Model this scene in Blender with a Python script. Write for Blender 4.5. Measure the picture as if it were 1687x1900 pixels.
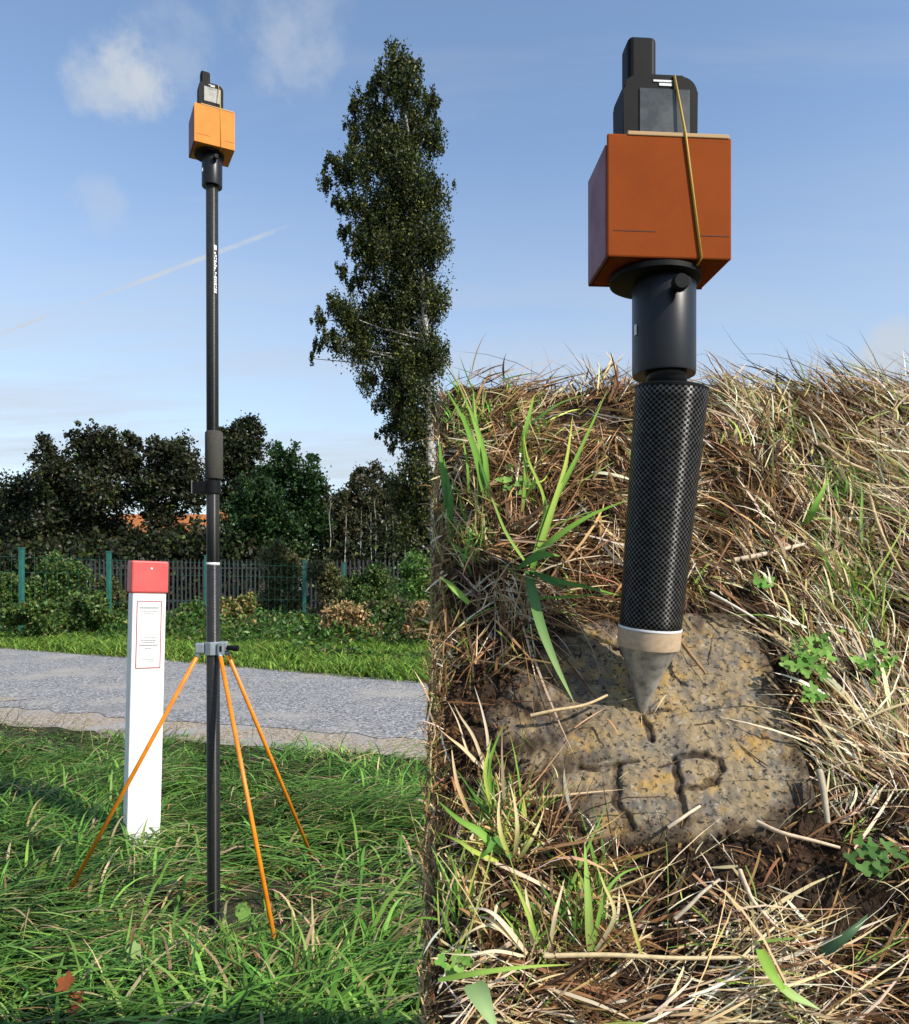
import bpy, bmesh, math, random
import numpy as np
from mathutils import Vector, Matrix
for o in list(bpy.data.objects): bpy.data.objects.remove(o)
SC = bpy.context.scene
COL = SC.collection
R = math.radians
rng = np.random.default_rng(7)
random.seed(7)

# ------------------------------------------------------------------ camera
F, CX, HY, EYE = 1430.0, 843.5, 1086.0, 1.063      # focal length and horizon in photo pixels, eye height in metres
cam_d = bpy.data.cameras.new('camera'); cam = bpy.data.objects.new('camera', cam_d); COL.objects.link(cam)
cam.location = (0, 0, EYE); cam.rotation_euler = (R(90), 0, 0)
cam_d.sensor_fit = 'HORIZONTAL'; cam_d.sensor_width = 36; cam_d.lens = F / 1687 * 36
cam_d.shift_y = (HY - 950) / 1687
cam_d.clip_start = 0.02; cam_d.clip_end = 3000
SC.camera = cam
SC.cycles.max_bounces = 5; SC.cycles.diffuse_bounces = 2; SC.cycles.glossy_bounces = 2; SC.cycles.transmission_bounces = 3
SC.render.resolution_x = 909; SC.render.resolution_y = 1024

# ------------------------------------------------------------------ world, sun, exposure
SUN_EL, SUN_AZ = R(38), R(55)                        # sun behind the camera, to its right
sun_dir = Vector((math.sin(SUN_AZ) * math.cos(SUN_EL), -math.cos(SUN_AZ) * math.cos(SUN_EL), math.sin(SUN_EL)))
W = bpy.data.worlds.new('World'); SC.world = W; W.use_nodes = True
def build_world():
    nt = W.node_tree; n = nt.nodes; l = nt.links
    n.clear()
    out = n.new('ShaderNodeOutputWorld'); bg = n.new('ShaderNodeBackground')
    sky = n.new('ShaderNodeTexSky'); sky.sky_type = 'NISHITA'; sky.sun_disc = False
    sky.sun_elevation = SUN_EL; sky.sun_rotation = math.atan2(sun_dir.x, sun_dir.y)
    sky.air_density = 1.0; sky.dust_density = 0.25; sky.ozone_density = 1.0
    tc = n.new('ShaderNodeTexCoord')
    def vm(op, a, b=None):
        m = n.new('ShaderNodeVectorMath'); m.operation = op
        for i, v in enumerate((a, b)):
            if v is None: continue
            if hasattr(v, 'default_value') or hasattr(v, 'is_linked'): l.new(v, m.inputs[i])
            else: m.inputs[i].default_value = v
        return m
    def mt(op, a, b=0.0, c=0.0, clamp=False):
        m = n.new('ShaderNodeMath'); m.operation = op; m.use_clamp = clamp
        for i, v in enumerate((a, b, c)):
            if isinstance(v, (int, float)): m.inputs[i].default_value = v
            else: l.new(v, m.inputs[i])
        return m.outputs[0]
    def ramp(v, a, b):
        m = n.new('ShaderNodeMapRange'); m.interpolation_type = 'SMOOTHSTEP'
        l.new(v, m.inputs[0]); m.inputs[1].default_value = a; m.inputs[2].default_value = b
        return m.outputs[0]
    d = vm('NORMALIZE', tc.outputs['Generated']).outputs[0]
    sep = n.new('ShaderNodeSeparateXYZ'); l.new(d, sep.inputs[0])
    den = mt('ADD', mt('MAXIMUM', sep.outputs[2], 0.0), 0.12)
    comb = n.new('ShaderNodeCombineXYZ')
    l.new(mt('DIVIDE', sep.outputs[0], den), comb.inputs[0]); l.new(mt('DIVIDE', sep.outputs[1], den), comb.inputs[1])
    def noise(vec, scale, detail=6, rough=0.6, dist=0.3):
        t = n.new('ShaderNodeTexNoise'); t.inputs['Scale'].default_value = scale
        t.inputs['Detail'].default_value = detail; t.inputs['Roughness'].default_value = rough
        t.inputs['Distortion'].default_value = dist
        l.new(vec, t.inputs['Vector']); return t.outputs['Fac']
    stretch = vm('MULTIPLY', comb.outputs[0], (0.35, 1.5, 1)).outputs[0]
    thin = mt('MULTIPLY', ramp(noise(stretch, 1.6), 0.50, 0.80), 0.42)             # thin cirrus veil
    lowband = mt('SUBTRACT', 1.0, ramp(sep.outputs[2], 0.14, 0.52))
    low = mt('MULTIPLY', mt('ADD', mt('MULTIPLY', ramp(noise(stretch, 1.3, 7, 0.62), 0.36, 0.66), 0.50), 0.42), lowband)
    mask = mt('MAXIMUM', thin, low)
    fine = noise(d, 17.0, 8, 0.62, 0.15)
    for (px, py, rad, amt) in [(245, 140, .062, .95), (190, 160, .05, .7), (540, 55, .09, .45), (330, 100, .06, .30), (190, 385, .05, .35), (1640, 655, .065, .85), (60, 500, .06, .25), (150, 690, .12, .40), (420, 690, .12, .40), (600, 760, .11, .45)]:
        v = Vector(((px - CX) / F, 1, (HY - py) / F)).normalized()
        dd = vm('DISTANCE', d, tuple(v)).outputs[1]
        near = mt('SUBTRACT', 1.0, mt('DIVIDE', dd, rad), clamp=True)
        m = mt('MULTIPLY', ramp(mt('ADD', mt('MULTIPLY', near, 1.0), mt('MULTIPLY', mt('SUBTRACT', fine, 0.5), 2.2)), 0.05, 1.0), amt)
        m = mt('MULTIPLY', m, ramp(near, 0.0, 0.35))
        mask = mt('MAXIMUM', mask, m)
    # condensation trail: a thin band along one great circle
    a = Vector(((20 - CX) / F, 1, (HY - 612) / F)); b = Vector(((560 - CX) / F, 1, (HY - 410) / F))
    nn = a.cross(b).normalized()
    dist = mt('ABSOLUTE', vm('DOT_PRODUCT', d, tuple(nn)).outputs[1])
    trail = mt('MULTIPLY', mt('SUBTRACT', 1.0, ramp(dist, 0.0008, 0.0045)), mt('MULTIPLY', ramp(noise(d, 7.0, 4), 0.36, 0.60), 0.95))
    trail = mt('MULTIPLY', trail, mt('SUBTRACT', 1.0, ramp(sep.outputs[0], -0.24, -0.12)))
    mask = mt('MAXIMUM', mask, trail)
    mix = n.new('ShaderNodeMix'); mix.data_type = 'RGBA'
    l.new(mask, mix.inputs[0]); l.new(sky.outputs[0], mix.inputs[6]); mix.inputs[7].default_value = (2.75, 3.0, 3.3, 1)
    l.new(mix.outputs[2], bg.inputs[0]); bg.inputs[1].default_value = 0.15
    l.new(bg.outputs[0], out.inputs[0])
build_world()
sl = bpy.data.lights.new('sun', 'SUN'); sl.energy = 4.0; sl.angle = R(0.5); sl.color = (1, .93, .82)
so = bpy.data.objects.new('sun', sl); COL.objects.link(so)
so.rotation_euler = sun_dir.to_track_quat('Z', 'Y').to_euler(); so.location = (3, -4, 6)
SC.view_settings.view_transform = 'Standard'; SC.view_settings.look = 'None'
SC.view_settings.exposure = 0.55; SC.view_settings.gamma = 1.0; SC.view_settings.use_curve_mapping = False

# ------------------------------------------------------------------ helpers
def P(px, py, Y): return Vector(((px - CX) / F * Y, Y, EYE - (py - HY) / F * Y))
def tag(o, label, cat=None, group=None, kind=None):
    o['label'] = label
    if cat: o['category'] = cat
    if group: o['group'] = group
    if kind: o['kind'] = kind
    return o
def empty(name, loc=(0, 0, 0)):
    o = bpy.data.objects.new(name, None); COL.objects.link(o); o.location = loc; o.empty_display_size = .05; return o
def link(name, me, mat=None, parent=None):
    o = bpy.data.objects.new(name, me); COL.objects.link(o)
    if mat and not me.materials: me.materials.append(mat)
    if parent:
        o.parent = parent; o.matrix_parent_inverse = Matrix.Translation(-parent.location)
    return o
def mesh_np(name, V, Q, mat, col=None, parent=None, smooth=False):
    V = np.asarray(V, np.float32); Q = np.asarray(Q, np.int32)
    me = bpy.data.meshes.new(name); k = Q.shape[1]
    me.vertices.add(len(V)); me.vertices.foreach_set('co', V.ravel())
    me.loops.add(Q.size); me.loops.foreach_set('vertex_index', Q.ravel())
    me.polygons.add(len(Q)); me.polygons.foreach_set('loop_start', np.arange(0, Q.size, k, dtype=np.int32))
    me.polygons.foreach_set('loop_total', np.full(len(Q), k, np.int32))
    if smooth: me.polygons.foreach_set('use_smooth', np.ones(len(Q), bool))
    me.update(calc_edges=True)
    if col is not None:
        a = me.color_attributes.new('tint', 'FLOAT_COLOR', 'POINT')
        c = np.ones((len(V), 4), np.float32); c[:, :3] = col; a.data.foreach_set('color', c.ravel())
    return link(name, me, mat, parent)
def bm_obj(name, bm, mat, parent=None, smooth=False):
    me = bpy.data.meshes.new(name); bmesh.ops.recalc_face_normals(bm, faces=bm.faces)
    if smooth:
        for f in bm.faces: f.smooth = True
    bm.to_mesh(me); bm.free(); return link(name, me, mat, parent)
def sn(x, y, seed, f=1.0, oct=4):                    # smooth pseudo noise, about -1..1
    r = np.random.default_rng(seed); s = 0 * x; a = 1.0; tot = 0
    for o in range(oct):
        for k in range(3):
            th = r.uniform(0, 6.283); ph = r.uniform(0, 6.283); ff = f * r.uniform(.7, 1.4) * 2 ** o
            s = s + a * np.sin((x * math.cos(th) + y * math.sin(th)) * ff * 6.283 + ph)
        tot += a * 1.9; a *= .55
    return s / tot
def lathe(bm, prof, seg=32, base=Vector((0, 0, 0)), axis=Vector((0, 0, 1)), cap=True):
    axis = axis.normalized(); x = axis.orthogonal().normalized(); y = axis.cross(x); rings = []
    for (r, h) in prof:
        rings.append([bm.verts.new(base + axis * h + (x * math.cos(2 * math.pi * i / seg) + y * math.sin(2 * math.pi * i / seg)) * r) for i in range(seg)])
    for a, b in zip(rings, rings[1:]):
        for i in range(seg): bm.faces.new((a[i], a[(i + 1) % seg], b[(i + 1) % seg], b[i]))
    if cap:
        bm.faces.new(rings[0]); bm.faces.new(rings[-1])
def tube(bm, a, b, r1, r2=None, seg=12):
    a = Vector(a); b = Vector(b); lathe(bm, [(r1, 0), (r2 if r2 is not None else r1, (b - a).length)], seg, a, b - a)
def path_tube(bm, pts, rads, seg=6):
    rings = []; pts = [Vector(p) for p in pts]
    for i, p in enumerate(pts):
        t = (pts[min(i + 1, len(pts) - 1)] - pts[max(i - 1, 0)]).normalized()
        x = t.cross(Vector((.31, .93, .17))).normalized(); y = t.cross(x)
        rings.append([bm.verts.new(p + (x * math.cos(6.2832 * k / seg) + y * math.sin(6.2832 * k / seg)) * rads[i]) for k in range(seg)])
    for a, b in zip(rings, rings[1:]):
        for i in range(seg): bm.faces.new((a[i], a[(i + 1) % seg], b[(i + 1) % seg], b[i]))
def box(bm, c, s, bev=0.0, M=None, seg=2):
    r = bmesh.ops.create_cube(bm, size=1); vs = r['verts']
    for v in vs: v.co = Vector((v.co.x * s[0], v.co.y * s[1], v.co.z * s[2])) + Vector(c)
    if bev:
        es = list({e for v in vs for e in v.link_edges})
        rb = bmesh.ops.bevel(bm, geom=es, offset=bev, segments=seg, affect='EDGES', profile=.5)
        vs = [v for v in rb['verts']] + [v for v in vs if v.is_valid]
        vs = list({v for v in vs if v.is_valid})
        more = {v for f in rb['faces'] for v in f.verts}; vs = list(set(vs) | more)
    if M is not None:
        for v in vs: v.co = M @ v.co
    return vs

# ------------------------------------------------------------------ materials
def mat(name, col=(.5, .5, .5), rough=.6, metal=0.0, spec=.4, noise=None, bump=None, coat=0.0):
    m = bpy.data.materials.new(name); m.use_nodes = True; nt = m.node_tree; b = nt.nodes['Principled BSDF']
    b.inputs['Base Color'].default_value = (*col, 1); b.inputs['Roughness'].default_value = rough
    b.inputs['Metallic'].default_value = metal; b.inputs['Specular IOR Level'].default_value = spec
    b.inputs['Coat Weight'].default_value = coat
    tc = nt.nodes.new('ShaderNodeTexCoord')
    if noise:                                        # (second colour, scale, low, high)
        c2, sc, lo, hi = noise
        t = nt.nodes.new('ShaderNodeTexNoise'); t.inputs['Scale'].default_value = sc; t.inputs['Detail'].default_value = 6; t.inputs['Roughness'].default_value = .65
        nt.links.new(tc.outputs['Object'], t.inputs['Vector'])
        r = nt.nodes.new('ShaderNodeMapRange'); r.inputs[1].default_value = lo; r.inputs[2].default_value = hi
        nt.links.new(t.outputs[0], r.inputs[0])
        mx = nt.nodes.new('ShaderNodeMix'); mx.data_type = 'RGBA'; nt.links.new(r.outputs[0], mx.inputs[0])
        mx.inputs[6].default_value = (*col, 1); mx.inputs[7].default_value = (*c2, 1)
        nt.links.new(mx.outputs[2], b.inputs['Base Color'])
    if bump:
        sc, st, di = bump
        t = nt.nodes.new('ShaderNodeTexNoise'); t.inputs['Scale'].default_value = sc; t.inputs['Detail'].default_value = 5
        nt.links.new(tc.outputs['Object'], t.inputs['Vector'])
        bp = nt.nodes.new('ShaderNodeBump'); bp.inputs['Strength'].default_value = st; bp.inputs['Distance'].default_value = di
        nt.links.new(t.outputs[0], bp.inputs['Height']); nt.links.new(bp.outputs[0], b.inputs['Normal'])
    return m
def leafmat(name, trans=.3, rough=.5, spec=.35):
    m = bpy.data.materials.new(name); m.use_nodes = True; nt = m.node_tree; b = nt.nodes['Principled BSDF']; out = nt.nodes['Material Output']
    at = nt.nodes.new('ShaderNodeAttribute'); at.attribute_name = 'tint'
    nt.links.new(at.outputs[0], b.inputs['Base Color']); b.inputs['Roughness'].default_value = rough; b.inputs['Specular IOR Level'].default_value = spec
    tr = nt.nodes.new('ShaderNodeBsdfTranslucent'); nt.links.new(at.outputs[0], tr.inputs[0])
    mx = nt.nodes.new('ShaderNodeMixShader'); mx.inputs[0].default_value = trans
    nt.links.new(b.outputs[0], mx.inputs[1]); nt.links.new(tr.outputs[0], mx.inputs[2]); nt.links.new(mx.outputs[0], out.inputs[0])
    return m
def speckle(name, cols, scales, rough=.9, bump=(300, .5, .002)):
    """cols[0] base; every further colour is laid over it with its own noise (scale, low, high)"""
    m = bpy.data.materials.new(name); m.use_nodes = True; nt = m.node_tree; b = nt.nodes['Principled BSDF']
    b.inputs['Roughness'].default_value = rough; b.inputs['Specular IOR Level'].default_value = .25
    tc = nt.nodes.new('ShaderNodeTexCoord'); prev = None
    for c, (sc, lo, hi) in zip(cols[1:], scales):
        t = nt.nodes.new('ShaderNodeTexNoise'); t.inputs['Scale'].default_value = sc; t.inputs['Detail'].default_value = 5; t.inputs['Roughness'].default_value = .7
        nt.links.new(tc.outputs['Object'], t.inputs['Vector'])
        r = nt.nodes.new('ShaderNodeMapRange'); r.inputs[1].default_value = lo; r.inputs[2].default_value = hi; nt.links.new(t.outputs[0], r.inputs[0])
        mx = nt.nodes.new('ShaderNodeMix'); mx.data_type = 'RGBA'; nt.links.new(r.outputs[0], mx.inputs[0])
        if prev is None: mx.inputs[6].default_value = (*cols[0], 1)
        else: nt.links.new(prev, mx.inputs[6])
        mx.inputs[7].default_value = (*c, 1); prev = mx.outputs[2]
    nt.links.new(prev, b.inputs['Base Color'])
    t = nt.nodes.new('ShaderNodeTexNoise'); t.inputs['Scale'].default_value = bump[0]; t.inputs['Detail'].default_value = 6
    nt.links.new(tc.outputs['Object'], t.inputs['Vector'])
    bp = nt.nodes.new('ShaderNodeBump'); bp.inputs['Strength'].default_value = bump[1]; bp.inputs['Distance'].default_value = bump[2]
    nt.links.new(t.outputs[0], bp.inputs['Height']); nt.links.new(bp.outputs[0], b.inputs['Normal'])
    return m, prev
def carbonmat(name, nu, nv, lo=.10, hi=.75, rough=.28):
    """woven cloth under resin: every other cell is glossier and a little lighter"""
    m = bpy.data.materials.new(name); m.use_nodes = True; nt = m.node_tree; b = nt.nodes['Principled BSDF']
    uv = nt.nodes.new('ShaderNodeUVMap'); uv.uv_map = 'UVMap'
    mp = nt.nodes.new('ShaderNodeMapping'); mp.inputs['Scale'].default_value = (nu, nv, 1); nt.links.new(uv.outputs[0], mp.inputs[0])
    nz = nt.nodes.new('ShaderNodeTexNoise'); nz.inputs['Scale'].default_value = .9; nz.inputs['Detail'].default_value = 2; nt.links.new(mp.outputs[0], nz.inputs['Vector'])
    ds = nt.nodes.new('ShaderNodeMix'); ds.data_type = 'VECTOR'; ds.inputs[0].default_value = .22; nt.links.new(mp.outputs[0], ds.inputs[4]); 
    ad = nt.nodes.new('ShaderNodeVectorMath'); ad.operation = 'ADD'; nt.links.new(mp.outputs[0], ad.inputs[0]); nt.links.new(nz.outputs['Color'], ad.inputs[1]); nt.links.new(ad.outputs[0], ds.inputs[5])
    ck = nt.nodes.new('ShaderNodeTexChecker'); ck.inputs['Scale'].default_value = 1; nt.links.new(ds.outputs[1], ck.inputs[0])
    n2 = nt.nodes.new('ShaderNodeTexNoise'); n2.inputs['Scale'].default_value = .35; n2.inputs['Detail'].default_value = 3; nt.links.new(mp.outputs[0], n2.inputs['Vector'])
    def mr(v, a, c, t0, t1):
        r = nt.nodes.new('ShaderNodeMapRange'); nt.links.new(v, r.inputs[0])
        for k, q in enumerate((a, c, t0, t1)): r.inputs[1 + k].default_value = q
        return r.outputs[0]
    def mul(a, c):
        q = nt.nodes.new('ShaderNodeMath'); q.operation = 'MULTIPLY'; nt.links.new(a, q.inputs[0]); nt.links.new(c, q.inputs[1]); return q.outputs[0]
    fac = mul(ck.outputs['Fac'], mr(n2.outputs[0], .3, .7, .45, 1.0))
    mx = nt.nodes.new('ShaderNodeMix'); mx.data_type = 'RGBA'; nt.links.new(fac, mx.inputs[0])
    mx.inputs[6].default_value = (.0045, .004, .0033, 1); mx.inputs[7].default_value = (.050, .048, .043, 1); nt.links.new(mx.outputs[2], b.inputs['Base Color'])
    nt.links.new(mr(fac, 0, 1, lo, hi), b.inputs['Specular IOR Level']); nt.links.new(mr(fac, 0, 1, .62, rough), b.inputs['Roughness'])
    b.inputs['Anisotropic'].default_value = .96; b.inputs['Anisotropic Rotation'].default_value = .25      # fibres spread the glint along the tube
    tg = nt.nodes.new('ShaderNodeTangent'); tg.direction_type = 'UV_MAP'; tg.uv_map = 'UVMap'; nt.links.new(tg.outputs[0], b.inputs['Tangent'])
    return m
M = {}
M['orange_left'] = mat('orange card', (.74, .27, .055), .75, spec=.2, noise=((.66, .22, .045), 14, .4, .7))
M['orange_right_shaded'] = mat('shade-painted orange card', (.27, .060, .011), .85, spec=.08, noise=((.225, .048, .010), 18, .4, .7), bump=(400, .1, .0006))  # darker copy of the orange card, with the box's shade put into the colour
M['card_edge'] = mat('cut card edge', (.50, .33, .17), .9)
M['card_side'] = mat('lilac side label', (.30, .17, .21), .7, noise=((.20, .08, .10), 30, .4, .7))
M['black'] = mat('black plastic', (.006, .0065, .007), .55, spec=.12, noise=((.010, .010, .0105), 60, .4, .7))
M['collar'] = mat('black metal collar', (.012, .013, .015), .36, 0, .3, bump=(300, .06, .0004))
M['grip'] = mat('olive foam grip', (.045, .043, .034), .9, bump=(900, .4, .0012), noise=((.06, .056, .045), 200, .4, .6))
M['screen'] = mat('grey screen', (.10, .105, .10), .25, noise=((.05, .055, .055), 35, .45, .6))
M['screen_left'] = mat('pale screen', (.36, .35, .30), .3, noise=((.20, .20, .18), 30, .45, .6))
M['print_white'] = mat('white print', (.75, .75, .75), .5)
M['print_grey'] = mat('grey print', (.16, .15, .15), .6)
M['print_red'] = mat('red print', (.42, .09, .09), .6)
M['white'] = mat('white post plastic', (.78, .78, .76), .5, noise=((.55, .54, .47), 14, .56, .85))
M['red'] = mat('faded red cap', (.64, .11, .10), .5, noise=((.56, .085, .08), 12, .4, .7))
M['yellow'] = mat('yellow elastic', (.62, .40, .05), .6)
M['yellow_pale'] = mat('olive elastic', (.52, .33, .06), .6)
M['leg_orange'] = mat('orange tube', (.74, .235, .012), .38, noise=((.60, .17, .012), 30, .45, .7))
M['steel'] = mat('blue grey cast metal', (.34, .38, .40), .45, .4, noise=((.24, .27, .29), 40, .4, .7))
M['tip'] = mat('worn steel point', (.50, .50, .47), .45, .55, noise=((.20, .19, .165), 160, .42, .70), bump=(500, .3, .0006))
M['tape'] = mat('beige tape', (.52, .385, .25), .75, noise=((.42, .30, .19), 300, .4, .65))
M['carbon_near'] = carbonmat('near carbon weave', 76, 92, .06, 1.0, .44)
M['carbon_far'] = carbonmat('far carbon weave', 24, 500, .6, 1.0, .42)
M['green_paint'] = mat('green fence paint', (.022, .135, .105), .55, noise=((.014, .08, .065), 8, .4, .7))
M['pale_metal'] = mat('grey palisade steel', (.05, .052, .055), .75, .0, noise=((.022, .023, .025), 5, .4, .7))
M['bark'] = mat('dark bark', (.055, .045, .035), .9, bump=(20, .6, .02))
M['birch_bark'] = mat('birch bark', (.45, .43, .39), .8, noise=((.10, .09, .08), 6, .5, .65))
M['leaf'] = leafmat('leaf', .28, .45, .3); M['grass'] = leafmat('grass blade', .22, .62, .16); M['straw'] = leafmat('straw', .15, .7, .2)
M['roof'] = mat('orange roof tile', (.42, .15, .04), .8, noise=((.28, .09, .03), 3, .4, .7))
M['brickwall'] = mat('orange brick wall', (.50, .22, .08), .85, noise=((.40, .16, .06), 6, .4, .7))
M['meadow'], _ = speckle('meadow soil', [(.035, .028, .016), (.03, .05, .012), (.08, .06, .03)], [(3, .45, .6), (25, .5, .65)], bump=(60, .6, .02))
M['asphalt'], _ = speckle('grey gravel road', [(.31, .305, .305), (.12, .118, .115), (.62, .61, .60), (.38, .345, .30), (.19, .188, .186)], [(34, .46, .53), (42, .56, .60), (.9, .50, .70), (.55, .56, .78)], bump=(60, .8, .012))
M['shoulder'], _ = speckle('sandy gravel shoulder', [(.42, .345, .26), (.20, .155, .11), (.62, .55, .45), (.34, .32, .30)], [(34, .46, .55), (42, .56, .62), (2.2, .48, .62)], bump=(60, .8, .012))
M['soil'], _ = speckle('dark crumbly soil', [(.026, .015, .008), (.065, .036, .018), (.012, .008, .005)], [(60, .46, .62), (140, .5, .64)], bump=(260, 1.0, .004))
M['crumb'] = leafmat('soil crumb', 0.0, .95, .1)

# ------------------------------------------------------------------ ground, road
def sheet(name, pts, z, m, label, kind='structure'):
    bm = bmesh.new(); bm.faces.new([bm.verts.new((x, y, z)) for x, y in pts])
    o = bm_obj(name, bm, m); tag(o, label, name.replace('_', ' '), kind=kind)
    if o.data.polygons[0].normal.z < 0: o.data.flip_normals()
    return o
sheet('ground', [(-900, -200), (900, -200), (900, 1500), (-900, 1500)], 0, M['meadow'], 'dark meadow soil under the long grass')
far_e = [(-24, 20), (-12, 15.6), (-7.35, 12.77), (-4.0, 10.75), (-.31, 8.26), (3, 6.6), (9, 4.6), (20, 2.5)]
near_e = [(20, .4), (9, 2.2), (3, 3.7), (-.178, 4.75), (-1.6, 5.28), (-3.47, 6.0), (-12, 9.4), (-24, 13.4)]
def wob(pts, seed, amp=.05, step=.18):
    out = []; r = np.random.default_rng(seed)
    for (a, b) in zip(pts, pts[1:]):
        n = max(2, int(math.dist(a, b) / step)) if abs(a[0]) < 13 else 2
        for i in range(n):
            t = i / n; out.append((a[0] + (b[0] - a[0]) * t, a[1] + (b[1] - a[1]) * t + r.normal(0, amp) * (1 if n > 2 else 0)))
    return out + [pts[-1]]
sheet('gravel_shoulder', wob([(x, y + .16) for x, y in far_e], 1, .04) + wob([(x, y - .12) for x, y in near_e], 2, .05), .004, M['shoulder'], 'sandy gravel edges along the grey road')
sheet('road', wob(far_e, 3, .03) + wob([(x, y + .50) for x, y in near_e], 4, .05), .008, M['asphalt'], 'worn grey gravel road crossing behind the pole')
sheet('track', wob([(-7.4, 8.2), (-5.0, 7.45), (-3.9, 7.2), (-4.4, 6.7), (-5.6, 6.95), (-7.5, 7.6)], 5, .04), .012, M['shoulder'], 'sandy bare patch at the left edge of the road')
def near_y(x): return np.interp(x, [p[0] for p in reversed(near_e)], [p[1] for p in reversed(near_e)])
def far_y(x): return np.interp(x, [p[0] for p in far_e], [p[1] for p in far_e])

# ------------------------------------------------------------------ blades and leaves
def blades(name, base, d0, bend, L, wid, col, m, levels=5, parent=None, tipcol=None):
    """curved tapering strips: p(t) = base + L (d0 t + bend t^2)"""
    N = len(base); t = np.linspace(0, 1, levels)
    p = base[:, None] + L[:, None, None] * (d0[:, None] * t[None, :, None] + bend[:, None] * (t ** 2)[None, :, None])
    side = np.cross(d0, bend) + rng.normal(0, .12, (N, 3)) * .5; side /= np.linalg.norm(side, axis=1)[:, None] + 1e-9
    prof = np.clip(np.minimum(.55 + 1.6 * t, 1.0) * (1 - t ** 3), .06, 1)
    w = wid[:, None] * prof[None] * .5
    V = np.empty((N, levels, 2, 3)); V[:, :, 0] = p - side[:, None] * w[..., None]; V[:, :, 1] = p + side[:, None] * w[..., None]
    i = np.arange(N * levels * 2).reshape(N, levels, 2)
    Q = np.stack([i[:, :-1, 0], i[:, :-1, 1], i[:, 1:, 1], i[:, 1:, 0]], -1).reshape(-1, 4)
    c = np.repeat(np.repeat(col[:, None], levels, 1)[:, :, None], 2, 2)
    if tipcol is not None:
        k = (t ** 3)[None, :, None, None]; c = c * (1 - k) + tipcol[:, None, None] * k
    return mesh_np(name, V.reshape(-1, 3), Q, m, c.reshape(-1, 3), parent)
def leaves(name, cen, L, wid, col, m, parent=None, droop=0.0):
    N = len(cen); a = rng.normal(size=(N, 3)); a[:, 2] -= droop; a /= np.linalg.norm(a, axis=1)[:, None]
    b = np.cross(a, rng.normal(size=(N, 3))); b /= np.linalg.norm(b, axis=1)[:, None]
    nn = np.cross(a, b)
    L = np.broadcast_to(L, N)[:, None] * .5; wid = np.broadcast_to(wid, N)[:, None] * .5
    V = np.stack([cen - a * L, cen + b * wid + nn * wid * .4, cen + a * L, cen - b * wid + nn * wid * .4], 1)
    Q = np.arange(N * 4).reshape(N, 4)
    return mesh_np(name, V.reshape(-1, 3), Q, m, np.repeat(col, 4, 0), parent)
def pick(pal, wts, n, jit=.25):
    pal = np.array(pal); k = rng.choice(len(pal), n, p=np.array(wts) / sum(wts))
    return np.clip(pal[k] * np.exp(rng.normal(0, jit, (n, 1))) * np.exp(rng.normal(0, .07, (n, 3))), .002, .9)

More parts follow.
